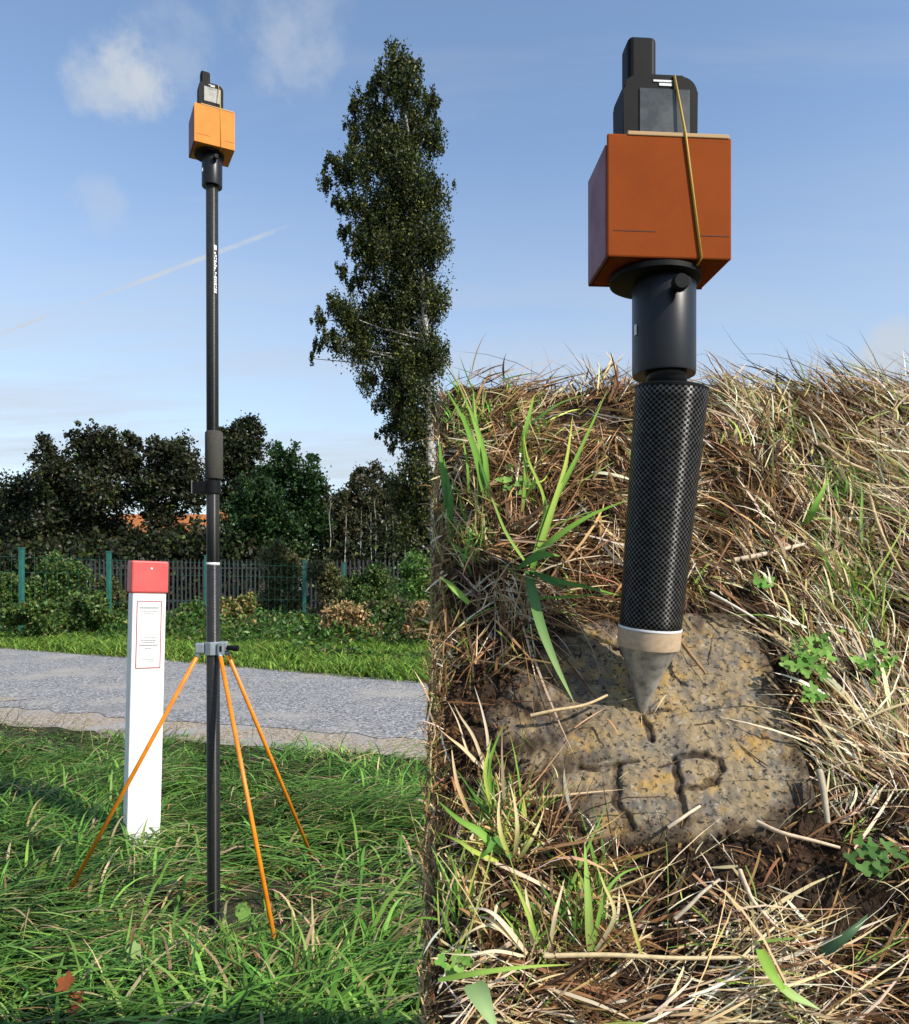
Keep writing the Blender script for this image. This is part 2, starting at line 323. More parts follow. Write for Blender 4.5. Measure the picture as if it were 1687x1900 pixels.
# meadow grass in front of the road
def make_meadow():
    N = 170000
    x = rng.uniform(-4.6, .9, N); y = 1.15 + rng.random(N) ** 1.25 * 6.2
    keep = (y < near_y(x) - .06 + sn(x, y, 3, .9) * .12) & (x > -.66 * y - .35) & ((x < .02 - .03 * y) | ((y > 1.95) & (x < .9)))
    dens = np.clip(.72 - .11 * (y - 1.5), .26, .75) * np.where(x > 0, .5, 1)
    keep &= rng.random(N) < dens
    # trodden hollow at the foot of the pole
    hol = np.exp(-(((x + .74) / .38) ** 2 + ((y - 2.40) / .30) ** 2)) + .7 * np.exp(-(((x + .32) / .24) ** 2 + ((y - 2.85) / .20) ** 2)); hol = np.clip(hol, 0, 1); keep &= rng.random(N) > hol * .88
    gap = np.clip(1.6 * sn(x, y, 17, 1.7, 3) - .25, 0, .9); keep &= rng.random(N) > gap
    postd = np.exp(-(((x + 1.30) / .09) ** 2 + ((y - 3.02) / .16) ** 2))
    x, y, hol, postd = x[keep], y[keep], hol[keep], postd[keep]; N = len(x)
    ang = 0.2 + 1.9 * sn(x, y, 11, .55, 3) + rng.normal(0, .65, N)
    lift = np.clip(.70 + .75 * sn(x, y, 12, .8, 3) + rng.normal(0, .25, N), .12, 1.6)
    d0 = np.stack([np.cos(ang) * .55, np.sin(ang) * .45, lift], 1); d0 /= np.linalg.norm(d0, axis=1)[:, None]
    bend = np.stack([np.cos(ang + rng.normal(0, .3, N)) * .55, np.sin(ang) * .40, -.42 * np.ones(N) - rng.random(N) * .35], 1)
    L = np.clip(rng.normal(.20, .06, N) * (1 + .35 * sn(x, y, 13, .7, 3)), .05, .40) * (1 - .70 * hol) * (1 - .35 * postd)
    L *= np.clip((near_y(x) - y) / .9, .40, 1)
    w = rng.lognormal(math.log(.0062), .38, N) * (1 + .04 * y)
    col = pick([(.050, .135, .022), (.092, .215, .032), (.160, .30, .052), (.026, .072, .014), (.27, .31, .09), (.38, .30, .15)], [4, 4.5, 3, 3.5, .6, .5], N, .25)
    dry = pick([(.42, .32, .17), (.20, .12, .055), (.55, .45, .27)], [3, 3, 1.5], N)
    isdry = (rng.random(N) < .85 * hol + .02 + .10 * (sn(x, y, 14, 1.2, 2) > .30) + .20 * ((near_y(x) - y) < .25))
    col = col * np.exp(.5 * sn(x, y, 15, 1.1, 3))[:, None]
    col = np.where(isdry[:, None], dry, col)
    tip = col * np.array([1.5, 1.25, 1.2])
    g = blades('grass', np.stack([x, y, np.zeros(N)], 1), d0, bend, L, w, col, M['grass'], tipcol=tip)
    tag(g, 'long matted green meadow grass around the pole and the marker post', 'grass', kind='stuff')
    n = 16000; x2 = rng.uniform(.85, 6, n); y2 = 1.9 + rng.random(n) * 3; ok = (y2 < near_y(x2) - .05) & ~((x2 < 1.75) & (y2 < 1.3)); x2, y2 = x2[ok], y2[ok]; n = len(x2)
    a = rng.normal(.3, 1.2, n); q = np.stack([np.cos(a) * .5, np.sin(a) * .4, rng.uniform(.4, 1.3, n)], 1)
    g2 = blades('grass', np.stack([x2, y2, 0 * x2], 1), q, np.stack([np.cos(a) * .5, np.sin(a) * .4, -.6 + 0 * a], 1), rng.uniform(.12, .28, n), rng.uniform(.008, .014, n), pick([(.055, .135, .018), (.095, .215, .030), (.155, .29, .048), (.36, .28, .13)], [4, 4, 2, 1], n), M['grass'], 4)
    tag(g2, 'meadow grass behind the earth bank', 'grass', kind='stuff')
    # broad single blades arching over the sward
    n = 2600; y = 1.5 + rng.random(n) ** 1.4 * 3.4; x = rng.uniform(-.62, -.03, n) * y; ok = y < near_y(x) - .1; x, y = x[ok], y[ok]; n = len(x)
    hl = np.exp(-(((x + .72) / .40) ** 2 + ((y - 2.40) / .30) ** 2)); ok = rng.random(n) > hl * .9; x, y = x[ok], y[ok]; n = len(x)
    a = .3 + 1.9 * sn(x, y, 11, .55, 3) + rng.normal(0, .8, n); d0 = np.stack([np.cos(a) * .6, np.sin(a) * .45, rng.uniform(.5, 1.5, n)], 1); d0 /= np.linalg.norm(d0, axis=1)[:, None]
    b = np.stack([np.cos(a) * .6, np.sin(a) * .4, rng.uniform(-1.0, -.45, n)], 1); c = pick([(.13, .27, .045), (.20, .34, .07), (.07, .17, .03), (.42, .34, .17)], [4, 3, 3, 1.1], n, .25)
    s = blades('broad_grass', np.stack([x, y, 0 * x], 1), d0, b, rng.uniform(.18, .36, n), rng.uniform(.006, .012, n), c, M['grass'], 7, tipcol=c * 1.3)
    tag(s, 'broad single grass blades arching over the meadow sward', 'grass', kind='stuff')
    # flowering stems that stand up against the road
    n = 260; x = rng.uniform(-4, -.1, n); y = near_y(x) - rng.uniform(.0, .9, n)
    a = rng.normal(.25, .8, n); d0 = np.stack([np.cos(a) * .5, np.sin(a) * .3, np.full(n, 1.0)], 1); b = np.stack([np.cos(a) * .5, 0 * a, -.25 + 0 * a], 1)
    s = blades('grass_stems', np.stack([x, y, 0 * x], 1), d0, b, rng.uniform(.16, .38, n), rng.uniform(.003, .006, n), pick([(.07, .06, .03), (.20, .16, .08), (.08, .11, .03)], [2, 1, 2], n), M['grass'])
    tag(s, 'thin dark seed stems standing above the grass at the road edge', 'grass stems', kind='stuff')
make_meadow()
def make_verge():
    N = 60000
    x = rng.uniform(-13, 8, N); y = far_y(x) - .05 + rng.random(N) ** .9 * 4.2
    keep = (x > -.66 * y - .8); x, y = x[keep], y[keep]; N = len(x)
    ang = rng.uniform(0, 6.28, N)
    d0 = np.stack([np.cos(ang) * .4, np.sin(ang) * .4, np.ones(N)], 1); d0 /= np.linalg.norm(d0, axis=1)[:, None]
    bend = np.stack([np.cos(ang) * .5, np.sin(ang) * .5, -.35 + 0 * ang], 1)
    dist = y - far_y(x)
    L = np.clip(rng.normal(.16, .05, N) + .03 * dist + .05 * sn(x, y, 21, .3, 3), .05, .45)
    col = pick([(.19, .31, .045), (.13, .24, .032), (.06, .13, .02), (.30, .33, .07)], [4, 4, 1.5, .8], N, .22)
    v = blades('verge_grass', np.stack([x, y, np.zeros(N)], 1), d0, bend, L, rng.uniform(.012, .022, N), col, M['grass'], 4)
    tag(v, 'bright green grass strip along the far side of the road', 'grass', kind='stuff')
    N = 44000
    x = rng.uniform(-15, 10, N); y = far_y(x) + 1.7 + rng.random(N) ** 1.3 * 4.5
    h = np.clip(.30 + .35 * sn(x, y, 23, .35, 3), .05, .9) * np.clip((y - far_y(x) - 1.2) / 1.6, .2, 1.3)
    z = h * rng.random(N) ** .6
    col = pick([(.05, .12, .02), (.09, .18, .03), (.03, .07, .015), (.20, .17, .07), (.26, .27, .05)], [4, 3, 3, .8, .4], N, .3)
    w = leaves('weeds', np.stack([x, y, z], 1), rng.uniform(.06, .13, N), rng.uniform(.03, .06, N), col, M['leaf'])
    tag(w, 'low tangled green weeds between verge and fence', 'weeds', kind='stuff')
make_verge()

# ------------------------------------------------------------------ fences
def make_fences():
    posts = [(40, 15.2, 1018), (202, 16.4, 1025), (383, 18.2, 1032), (565, 20.6, 1040), (638, 24.5, 1045)]
    f = empty('wire_fence', (P(40, 1018, 15.2).x, 15.2, 0)); tag(f, 'green painted wire fence with slim posts behind the shrubs', 'fence')
    pts = [Vector((P(px, 0, Y).x, Y, 0)) for px, Y, _ in posts]
    tops = [P(px, py, Y).z for px, Y, py in posts]
    pts.insert(0, pts[0] + (pts[0] - pts[1]) * 1.1); tops.insert(0, tops[0])
    for p, h in zip(pts, tops):
        bm = bmesh.new(); box(bm, (p.x, p.y, h / 2), (.085, .085, h), .008); box(bm, (p.x, p.y, h + .01), (.10, .10, .03), .006)
        bm_obj('post', bm, M['green_paint'], f)
    for i, (a, b) in enumerate(zip(pts, pts[1:])):
        bm = bmesh.new(); n = int((b - a).length / .20); ha, hb = tops[i] - .06, tops[i + 1] - .06
        for k in range(1, n):
            q = a.lerp(b, k / n); h = ha + (hb - ha) * k / n
            tube(bm, (q.x, q.y + .05, .05), (q.x, q.y + .05, h), .0026, seg=3)
        for z in (.1, .4, .7, 1.0, 1.3, 1.6, 1.0):
            tube(bm, a + Vector((0, .06, z * ha / 1.7)), b + Vector((0, .06, z * hb / 1.7)), .0035, seg=3)
        o = bm_obj('wire_mesh', bm, M['green_paint'], f); o['kind'] = 'stuff'
    Y = 31.0; f = empty('palisade_fence', (-12, Y, 0)); tag(f, 'tall grey steel palisade fence in front of the dark trees', 'fence')
    bm = bmesh.new(); hgt = 2.12
    box(bm, (0, 0, hgt / 2 - .06), (.065, .02, hgt - .12), .004)
    vs = [bm.verts.new(v) for v in [(-.03, 0, hgt - .12), (.03, 0, hgt - .12), (0, 0, hgt)]]
    t2 = [bm.verts.new(v.co + Vector((0, .012, 0))) for v in vs]
    bm.faces.new(vs); bm.faces.new(t2[::-1])
    for i in range(3): bm.faces.new((vs[i], vs[(i + 1) % 3], t2[(i + 1) % 3], t2[i]))
    first = bm_obj('pale', bm, M['pale_metal']); first.parent = f; me = first.data
    i = 0; x = -15.5
    while x < 1.5:
        o = first if i == 0 else first.copy()
        if i: COL.objects.link(o)
        o.parent = f; o.location = (x + 12, random.uniform(-.006, .006), random.uniform(-.01, .01)); x += .174; i += 1
    for z in (.45, 1.75):
        bm = bmesh.new(); box(bm, (-7, Y + .04, z), (17.2, .05, .06), .005); bm_obj('rail', bm, M['pale_metal'], f)
make_fences()

# ------------------------------------------------------------------ trees and shrubs
def plant(name, label, cat, px_base, Y, blobs, n, ls, pal, wts, trunk_r, bark, group=None, droop=.3, clump=.22, depth=1.0, branch=True, crown='crown', hang=1.0):
    """blobs: (px, py, radius in px) of crown masses, turned into real spheres round the trunk at distance Y"""
    bx = P(px_base, 0, Y).x; root = empty(name, (bx, Y, 0)); tag(root, label, cat, group)
    s = Y / F; B = []
    for (px, py, r) in blobs:
        c = P(px, py, Y); c.y += random.uniform(-1, 1) * r * s * .8 * depth; B.append((c, r * s))
    top = max(b[0].z for b in B)
    bm = bmesh.new(); H = top * .92; seg = 7; pts = []
    ctr = sum((b[0].x for b in B)) / len(B)
    for i in range(seg):
        t = i / (seg - 1); pts.append(Vector((bx + (ctr - bx) * t * t * .5 + random.uniform(-1, 1) * .02 * H * t, Y + random.uniform(-1, 1) * .015 * H * t, H * t - .05)))
    path_tube(bm, pts, [trunk_r * (1 - .85 * i / (seg - 1)) for i in range(seg)], 8)
    def tr(z):
        f = min(max(z / H, 0), .97) * (seg - 1); i = int(f); return pts[i].lerp(pts[i + 1], f - i)
    cen = []; 
    vol = np.array([b[1] ** 2.3 for b in B]); vol /= vol.sum()
    for (c, r), f in zip(B, vol):
        if branch:
            a = tr(max(.1, c.z - r * 1.3)).copy(); mid = a.lerp(c, .5) + Vector((0, 0, -.12 * r)) 
            path_tube(bm, [a, mid, c], [trunk_r * .34 * (1.05 - .85 * a.z / H), trunk_r * .2 * (1.05 - .85 * a.z / H), trunk_r * .05], 5)
        m = max(12, int(n * f)); k = max(4, int(m / 38))
        u = rng.normal(size=(k, 3)); u /= np.linalg.norm(u, axis=1)[:, None]
        sub = np.array(c) + u * (r * rng.random((k, 1)) ** .5 * rng.uniform(.7, 1.38, (k, 1)))
        if branch:
            for q in sub[:14]:
                path_tube(bm, [c, c.lerp(Vector(q), .5) + Vector((0, 0, .05 * r)), Vector(q) * 1.0], [trunk_r * .09, trunk_r * .06, trunk_r * .03], 3)
        j = rng.integers(0, k, m); g = rng.normal(size=(m, 3)) * r * clump
        ks = rng.uniform(.35, 1.2, k)[j][:, None]; cen.append(sub[j] + g * ks * np.array([1 / hang, 1 / hang, 1.1 * hang]) - np.array([0, 0, .25 * r * (hang - 1)]))
    cen = np.concatenate(cen); cen = cen[cen[:, 2] > .04]; N = len(cen)
    col = pick(pal, wts, N, .28)
    bm_obj('trunk' if cat == 'tree' else 'stem', bm, bark, root, True)
    leaves(crown, cen, rng.uniform(.7, 1.3, N) * ls, rng.uniform(.7, 1.3, N) * ls * .62, col, M['leaf'], root, droop)
    return root
DK = [(.016, .025, .010), (.028, .040, .014), (.045, .038, .020), (.070, .095, .022)]
GR = [(.022, .058, .015), (.036, .085, .02), (.014, .032, .011), (.065, .11, .026)]
def outline(seedpts, fill): return seedpts + fill
plant('broadleaf_tree', 'low dark tree at the far left behind the first green post', 'tree', 45, 37, [(10, 925, 34), (45, 900, 26), (65, 930, 34), (20, 975, 36), (70, 985, 40), (40, 1015, 34)], 9000, .19, DK, [3, 3, 2, 1], .10, M['bark'])
plant('broadleaf_tree', 'tall dark bushy tree with three ragged tips left of the pole', 'tree', 165, 36, [(95, 840, 26), (120, 870, 36), (150, 815, 26), (160, 850, 38), (200, 815, 28), (205, 850, 38), (240, 815, 20), (240, 860, 34), (90, 900, 36), (130, 925, 44), (190, 915, 48), (110, 965, 40), (170, 985, 46), (215, 1000, 36), (235, 920, 30)], 29000, .18, DK, [3, 3, 3, 1], .14, M['bark'])
plant('broadleaf_tree', 'rounded nearly black tree directly left of the pole', 'tree', 318, 35, [(290, 840, 26), (330, 835, 28), (300, 875, 40), (345, 870, 34), (365, 900, 26), (275, 905, 32), (325, 915, 40), (290, 938, 26), (375, 938, 18), (312, 962, 22), (300, 1000, 30), (350, 1010, 26), (385, 990, 16), (255, 1005, 26), (285, 975, 14), (325, 985, 16), (268, 955, 9), (358, 968, 10), (395, 962, 9)], 21000, .17, DK, [4, 3, 2, .6], .13, M['bark'])
plant('broadleaf_tree', 'dark upright tree top rising just right of the pole grip', 'tree', 440, 38, [(425, 805, 24), (460, 795, 26), (445, 840, 36), (470, 830, 24), (415, 860, 30), (450, 890, 36), (420, 920, 30)], 13000, .18, DK, [4, 3, 2, 1], .13, M['bark'])
plant('broadleaf_tree', 'fresh green bushy tree right of the pole behind the fence', 'tree', 515, 34, [(510, 840, 20), (540, 850, 22), (580, 850, 14), (520, 880, 38), (570, 890, 32), (480, 900, 34), (440, 940, 34), (500, 935, 44), (560, 940, 40), (460, 985, 44), (530, 990, 46), (585, 975, 30), (430, 1000, 34), (600, 910, 14)], 29000, .16, GR, [3, 3, 2, 1.2], .13, M['bark'])
plant('broadleaf_tree', 'thin brownish tree between the green tree and the birch', 'tree', 680, 36, [(640, 920, 22), (668, 885, 22), (700, 885, 24), (680, 925, 36), (725, 915, 28), (645, 965, 34), (705, 970, 40), (755, 930, 34), (770, 985, 40), (625, 1005, 30), (690, 1020, 34), (740, 1020, 34)], 21000, .16, [(.05, .045, .02), (.03, .04, .015), (.09, .07, .03)], [3, 3, 1.3], .11, M['bark'])
plant('broadleaf_tree', 'dark backdrop tree filling the gap behind the green tree and the saplings', 'tree', 610, 41, [(590, 930, 30), (620, 945, 30), (600, 985, 40), (645, 975, 36), (690, 960, 36), (730, 960, 40), (660, 1020, 40), (720, 1015, 40), (770, 1005, 40), (640, 935, 20)], 9000, .22, DK, [3, 3, 2, 1], .14, M['bark'])
plant('broadleaf_tree', 'low dark backdrop tree between the far left trees', 'tree', 110, 42, [(30, 960, 36), (75, 950, 36), (120, 975, 44), (60, 1010, 40), (180, 1010, 44), (240, 1020, 36), (5, 985, 40), (380, 1030, 30), (420, 1020, 36)], 9000, .22, DK, [3, 3, 2, 1], .14, M['bark'])
for i, px in enumerate([612, 641, 668, 689, 699, 716, 731, 752, 764, 786]):
    t = random.uniform(905, 945)
    plant('sapling', f'slender bare sapling stem, {["first","second","third","fourth","fifth","sixth","seventh","eighth","ninth","tenth"][i]} from the left in the thicket below the birch', 'tree', px, 33 + random.uniform(-.7, .7), [(px + random.uniform(-6, 6), t, 12), (px + random.uniform(-9, 9), t + 34, 13), (px, t + 70, 10)], 260, .12, [(.08, .08, .03), (.05, .06, .02)], [1, 1], .035, M['birch_bark'], 'saplings below the birch')
BIR = [(735, 120, 26), (765, 135, 24), (715, 150, 26), (745, 175, 36), (690, 165, 18), (665, 190, 20), (700, 215, 32), (660, 225, 20), (770, 215, 36), (655, 262, 17), (720, 265, 38), (615, 300, 18), (640, 320, 24), (605, 340, 18), (680, 320, 36), (750, 310, 46), (625, 375, 18), (660, 385, 28), (705, 390, 42), (775, 380, 46), (640, 425, 16), (665, 455, 26), (715, 465, 42), (785, 460, 44), (635, 505, 15), (665, 530, 20), (720, 530, 30), (780, 540, 44), (620, 560, 20), (595, 595, 17), (640, 590, 30), (690, 590, 38), (745, 610, 42), (590, 640, 14), (580, 665, 10), (625, 640, 24), (670, 650, 30), (720, 660, 38), (780, 640, 46), (680, 700, 24), (725, 720, 32), (775, 720, 42), (705, 750, 16), (750, 765, 30), (715, 800, 14), (700, 805, 9), (725, 825, 14), (790, 790, 36), (775, 840, 26), (800, 180, 22), (805, 260, 30), (808, 350, 32), (808, 450, 32), (806, 560, 32), (806, 660, 32), (804, 760, 32), (760, 260, 30), (690, 270, 26), (650, 290, 18), (735, 350, 36), (690, 430, 30), (745, 430, 36), (690, 500, 26), (750, 500, 34), (750, 560, 36), (700, 560, 26), (660, 610, 26), (760, 680, 36), (740, 790, 22), (770, 800, 30), (765, 880, 34), (792, 900, 36), (740, 915, 26), (775, 950, 38), (800, 990, 36), (750, 985, 30)]
plant('birch_tree', 'tall hanging birch with dark ragged crown at the right of the fence', 'tree', 806, 19, BIR, 150000, .072, [(.017, .026, .010), (.036, .052, .015), (.085, .105, .020), (.16, .16, .025)], [4, 4, 3, 1.4], .16, M['birch_bark'], droop=.9, clump=.23, depth=.9, hang=1.45)
BR = [(.06, .12, .025), (.10, .17, .035), (.035, .07, .016), (.16, .16, .05)]
OL = [(.10, .11, .035), (.07, .08, .025), (.17, .12, .06), (.06, .10, .02)]
TN = [(.40, .27, .12), (.30, .19, .08), (.46, .34, .17), (.12, .13, .04)]
LG = [(.12, .22, .05), (.16, .28, .06), (.06, .12, .025)]
def shrub(label, cx, Y, w, top, pal, n, ls=.085, grp=None):
    base = HY + F * EYE / Y; hgt = base - top; bl = []
    for k in range(9):
        fx = random.uniform(-.5, .5); fy = random.random() ** .8
        r = min(w, hgt) * random.uniform(.17, .27)
        bl.append((cx + fx * w * (1 - .35 * fy), base - r * .5 - fy * (hgt - r * 1.3), r))
    bl.append((cx, top + hgt * .2, hgt * .18)); 
    return plant('shrub', label, 'shrub', cx, Y, bl, int(n * 1.5), ls, pal, [3, 3, 2, 1][:len(pal)], .022, M['bark'], grp, droop=0, clump=.26, crown='foliage')
shrub('leafy green shrub at the left edge under the first fence post', 20, 16.8, 90, 1058, BR, 5200)
shrub('tall green shrub between the two left fence posts', 118, 17.4, 130, 1034, BR, 9000)
shrub('brownish shrub right of the second fence post beside the marker', 212, 18.2, 70, 1072, OL, 4200)
shrub('low leafy green weed bush left of the second fence post', 165, 15.2, 110, 1104, BR, 4600)
shrub('low green shrub at the foot of the first fence post', 60, 14.4, 120, 1118, BR, 4200)
shrub('low green shrub behind the marker post', 285, 16, 90, 1120, BR, 2600)
shrub('low dark green shrub just left of the pole', 360, 15.5, 80, 1122, BR, 2600)
shrub('weedy shrub with yellowish top just right of the pole', 448, 15.8, 100, 1104, [(.24, .22, .06), (.08, .13, .03), (.34, .25, .10)], 4400)
shrub('tall olive shrub left of the middle green post', 512, 22.5, 100, 1006, OL, 8000, .10)
shrub('olive leafy shrub between the two green posts on the right', 602, 22, 86, 1040, OL, 6000, .10)
shrub('green shrub behind the tan dry weeds', 700, 19, 120, 1048, BR, 7500)
shrub('fresh light green shrub at the foot of the birch', 776, 17, 96, 1028, LG, 7000)
shrub('dark green low shrub in front of the middle green post', 560, 15.4, 120, 1150, BR, 3600)
shrub('clump of dry tan weeds right of the middle green post', 648, 13.2, 96, 1118, TN, 6000, .065)
shrub('clump of dry tan weeds at the far end of the verge', 780, 12.4, 80, 1116, TN, 6000, .065)
shrub('mixed olive shrub between the two tan clumps', 715, 14.6, 90, 1108, OL, 4600)
def undergrowth():
    N = 60000; x = rng.uniform(-27, 14, N); y = rng.uniform(32, 40, N)
    h = 3.1 + 1.1 * sn(x, y, 31, .12, 3); z = h * rng.random(N) ** .7
    col = pick(DK + [(.05, .06, .02)], [3, 3, 2, 1, 1], N, .35)
    o = leaves('undergrowth', np.stack([x, y, z], 1), rng.uniform(.16, .34, N), rng.uniform(.1, .2, N), col, M['leaf'])
    tag(o, 'dark thicket of undergrowth filling the space below the trees', 'undergrowth', kind='stuff')
undergrowth()
def house():
    c = Vector((-16.0, 47, 0)); h = empty('house', c); tag(h, 'orange brick house with tiled roof glimpsed through the trees left of the pole', 'house')
    w, d, e, rz = 9, 6, 3.2, 5.25
    bm = bmesh.new(); box(bm, c + Vector((0, 0, e / 2)), (w, d, e)); wl = bm_obj('wall', bm, M['brickwall'], h)
    bm = bmesh.new()
    for s in (-1, 1):
        A = [c + Vector((-w / 2 - .3, s * (d / 2 + .35), e - .1)), c + Vector((w / 2 + .3, s * (d / 2 + .35), e - .1)), c + Vector((w / 2 + .3, 0, rz)), c + Vector((-w / 2 - .3, 0, rz))]
        lo = [bm.verts.new(p) for p in A]; up = [bm.verts.new(p + Vector((0, 0, .14))) for p in A]
        bm.faces.new(lo[::-1]); bm.faces.new(up)
        for i in range(4): bm.faces.new((lo[i], lo[(i + 1) % 4], up[(i + 1) % 4], up[i]))
    r = bm_obj('roof', bm, M['roof'], h)
    bm = bmesh.new(); box(bm, c + Vector((1.8, .6, rz + .1)), (.6, .6, 1.0), .02); ch = bm_obj('chimney', bm, M['brickwall']); ch.parent = r
    for x in (-2.6, 0, 2.6):
        bm = bmesh.new(); box(bm, c + Vector((x, -d / 2 - .02, 1.9)), (1.1, .08, 1.3), .02); wn = bm_obj('window', bm, M['white'], h)
        bm = bmesh.new(); box(bm, c + Vector((x, -d / 2 - .05, 1.9)), (.9, .06, 1.1)); pn = bm_obj('pane', bm, M['black']); pn.parent = wn
    for ch_ in r.children: ch_.matrix_parent_inverse = r.matrix_basis.inverted() @ Matrix.Translation(-c) if False else ch_.matrix_parent_inverse
    return h
house()

# ------------------------------------------------------------------ marker post
def uv_tube(bm, a, b, r1, r2, seg=40, rings=2):
    uvl = bm.loops.layers.uv.new('UVMap'); a = Vector(a); b = Vector(b); ax = (b - a).normalized(); x = ax.cross(Vector((0, 1, 0))).normalized(); y = ax.cross(x); R_ = []
    for k in range(rings + 1):
        t = k / rings; r = r1 + (r2 - r1) * t; c = a.lerp(b, t)
        R_.append([bm.verts.new(c + (x * math.cos(2 * math.pi * i / seg) + y * math.sin(2 * math.pi * i / seg)) * r) for i in range(seg)])
    for k in range(rings):
        for i in range(seg):
            f = bm.faces.new((R_[k][i], R_[k][(i + 1) % seg], R_[k + 1][(i + 1) % seg], R_[k + 1][i])); f.smooth = True
            for lp, (u, v) in zip(f.loops, ((i / seg, k / rings), ((i + 1) / seg, k / rings), ((i + 1) / seg, (k + 1) / rings), (i / seg, (k + 1) / rings))): lp[uvl].uv = (u, v)
    bm.faces.new(R_[0]); bm.faces.new(R_[-1])
def marker_post():
    Y = 3.15; b = P(262, 0, Y); base = Vector((b.x, Y, 0)); s = Y / F
    top = P(277, 1041, Y); H = top.z; lean = math.atan2(top.x - P(264, 0, Y).x, H)
    root = empty('marker_post', base); tag(root, 'white square marker post with faded red cap standing in the grass', 'marker post')
    Mx = Matrix.Translation(base) @ Matrix.Rotation(lean, 4, 'Y') @ Matrix.Rotation(R(33), 4, 'Z')
    w, d = 59 * s, 40 * s; capz = H - 59 * s
    bm = bmesh.new(); box(bm, (0, 0, capz / 2 - .04), (w, d, capz + .08), .006, Mx); bm_obj('shaft', bm, M['white'], root)
    bm = bmesh.new(); box(bm, (0, 0, (H + capz) / 2), (w + .012, d + .012, H - capz), .007, Mx); cap = bm_obj('cap', bm, M['red'], root)
    bm = bmesh.new(); lathe(bm, [(.0045, 0), (.0045, .002), (.003, .003)], 12, Mx @ Vector((.004, -d / 2 - .0055, H - 14 * s)), (Mx.to_3x3() @ Vector((0, -1, 0)))); bm_obj('screw', bm, M['print_white'], cap)
    lw, z1, z0 = 42 * s, H - 74 * s, H - 196 * s
    fy = -d / 2
    lab = bmesh.new(); box(lab, (0, fy - .0004, (z0 + z1) / 2), (lw + .004, .0016, z1 - z0 + .004), 0, Mx); L = bm_obj('label_plate', lab, M['white'], root)
    def bar(x, z, ww, hh, m, nm):
        bm = bmesh.new(); box(bm, (x, fy - .0014, z), (ww, .0012, hh), 0, Mx); bm_obj(nm, bm, m, L)
    for x in (-lw / 2, lw / 2): bar(x, (z0 + z1) / 2, .0034, z1 - z0, M['print_red'], 'frame_line')
    for z in (z0, z1): bar(0, z, lw + .002, .0034, M['print_red'], 'frame_line')
    r = random.Random(3)
    for dy, ww, hh in ((12, 34, 1.6), (18, 26, .9), (21.5, 20, .9), (67, 26, 1), (72, 27, 1), (75.5, 22, .9), (80.5, 32, 1.4), (86, 12, .9), (107, 22, .8), (111, 18, .8)):
        x = -ww / 2; bm = bmesh.new()                 # one printed line: words too small to read
        while x < ww / 2:
            q = min(r.uniform(1.4, 4.5), ww / 2 - x); box(bm, ((x + q / 2) * s, fy - .0014, z1 - dy * s), (max(q, .3) * s, .0012, hh * 1.25 * s), 0, Mx); x += q + .7
        bm_obj('text_line', bm, M['print_grey'], L)
marker_post()

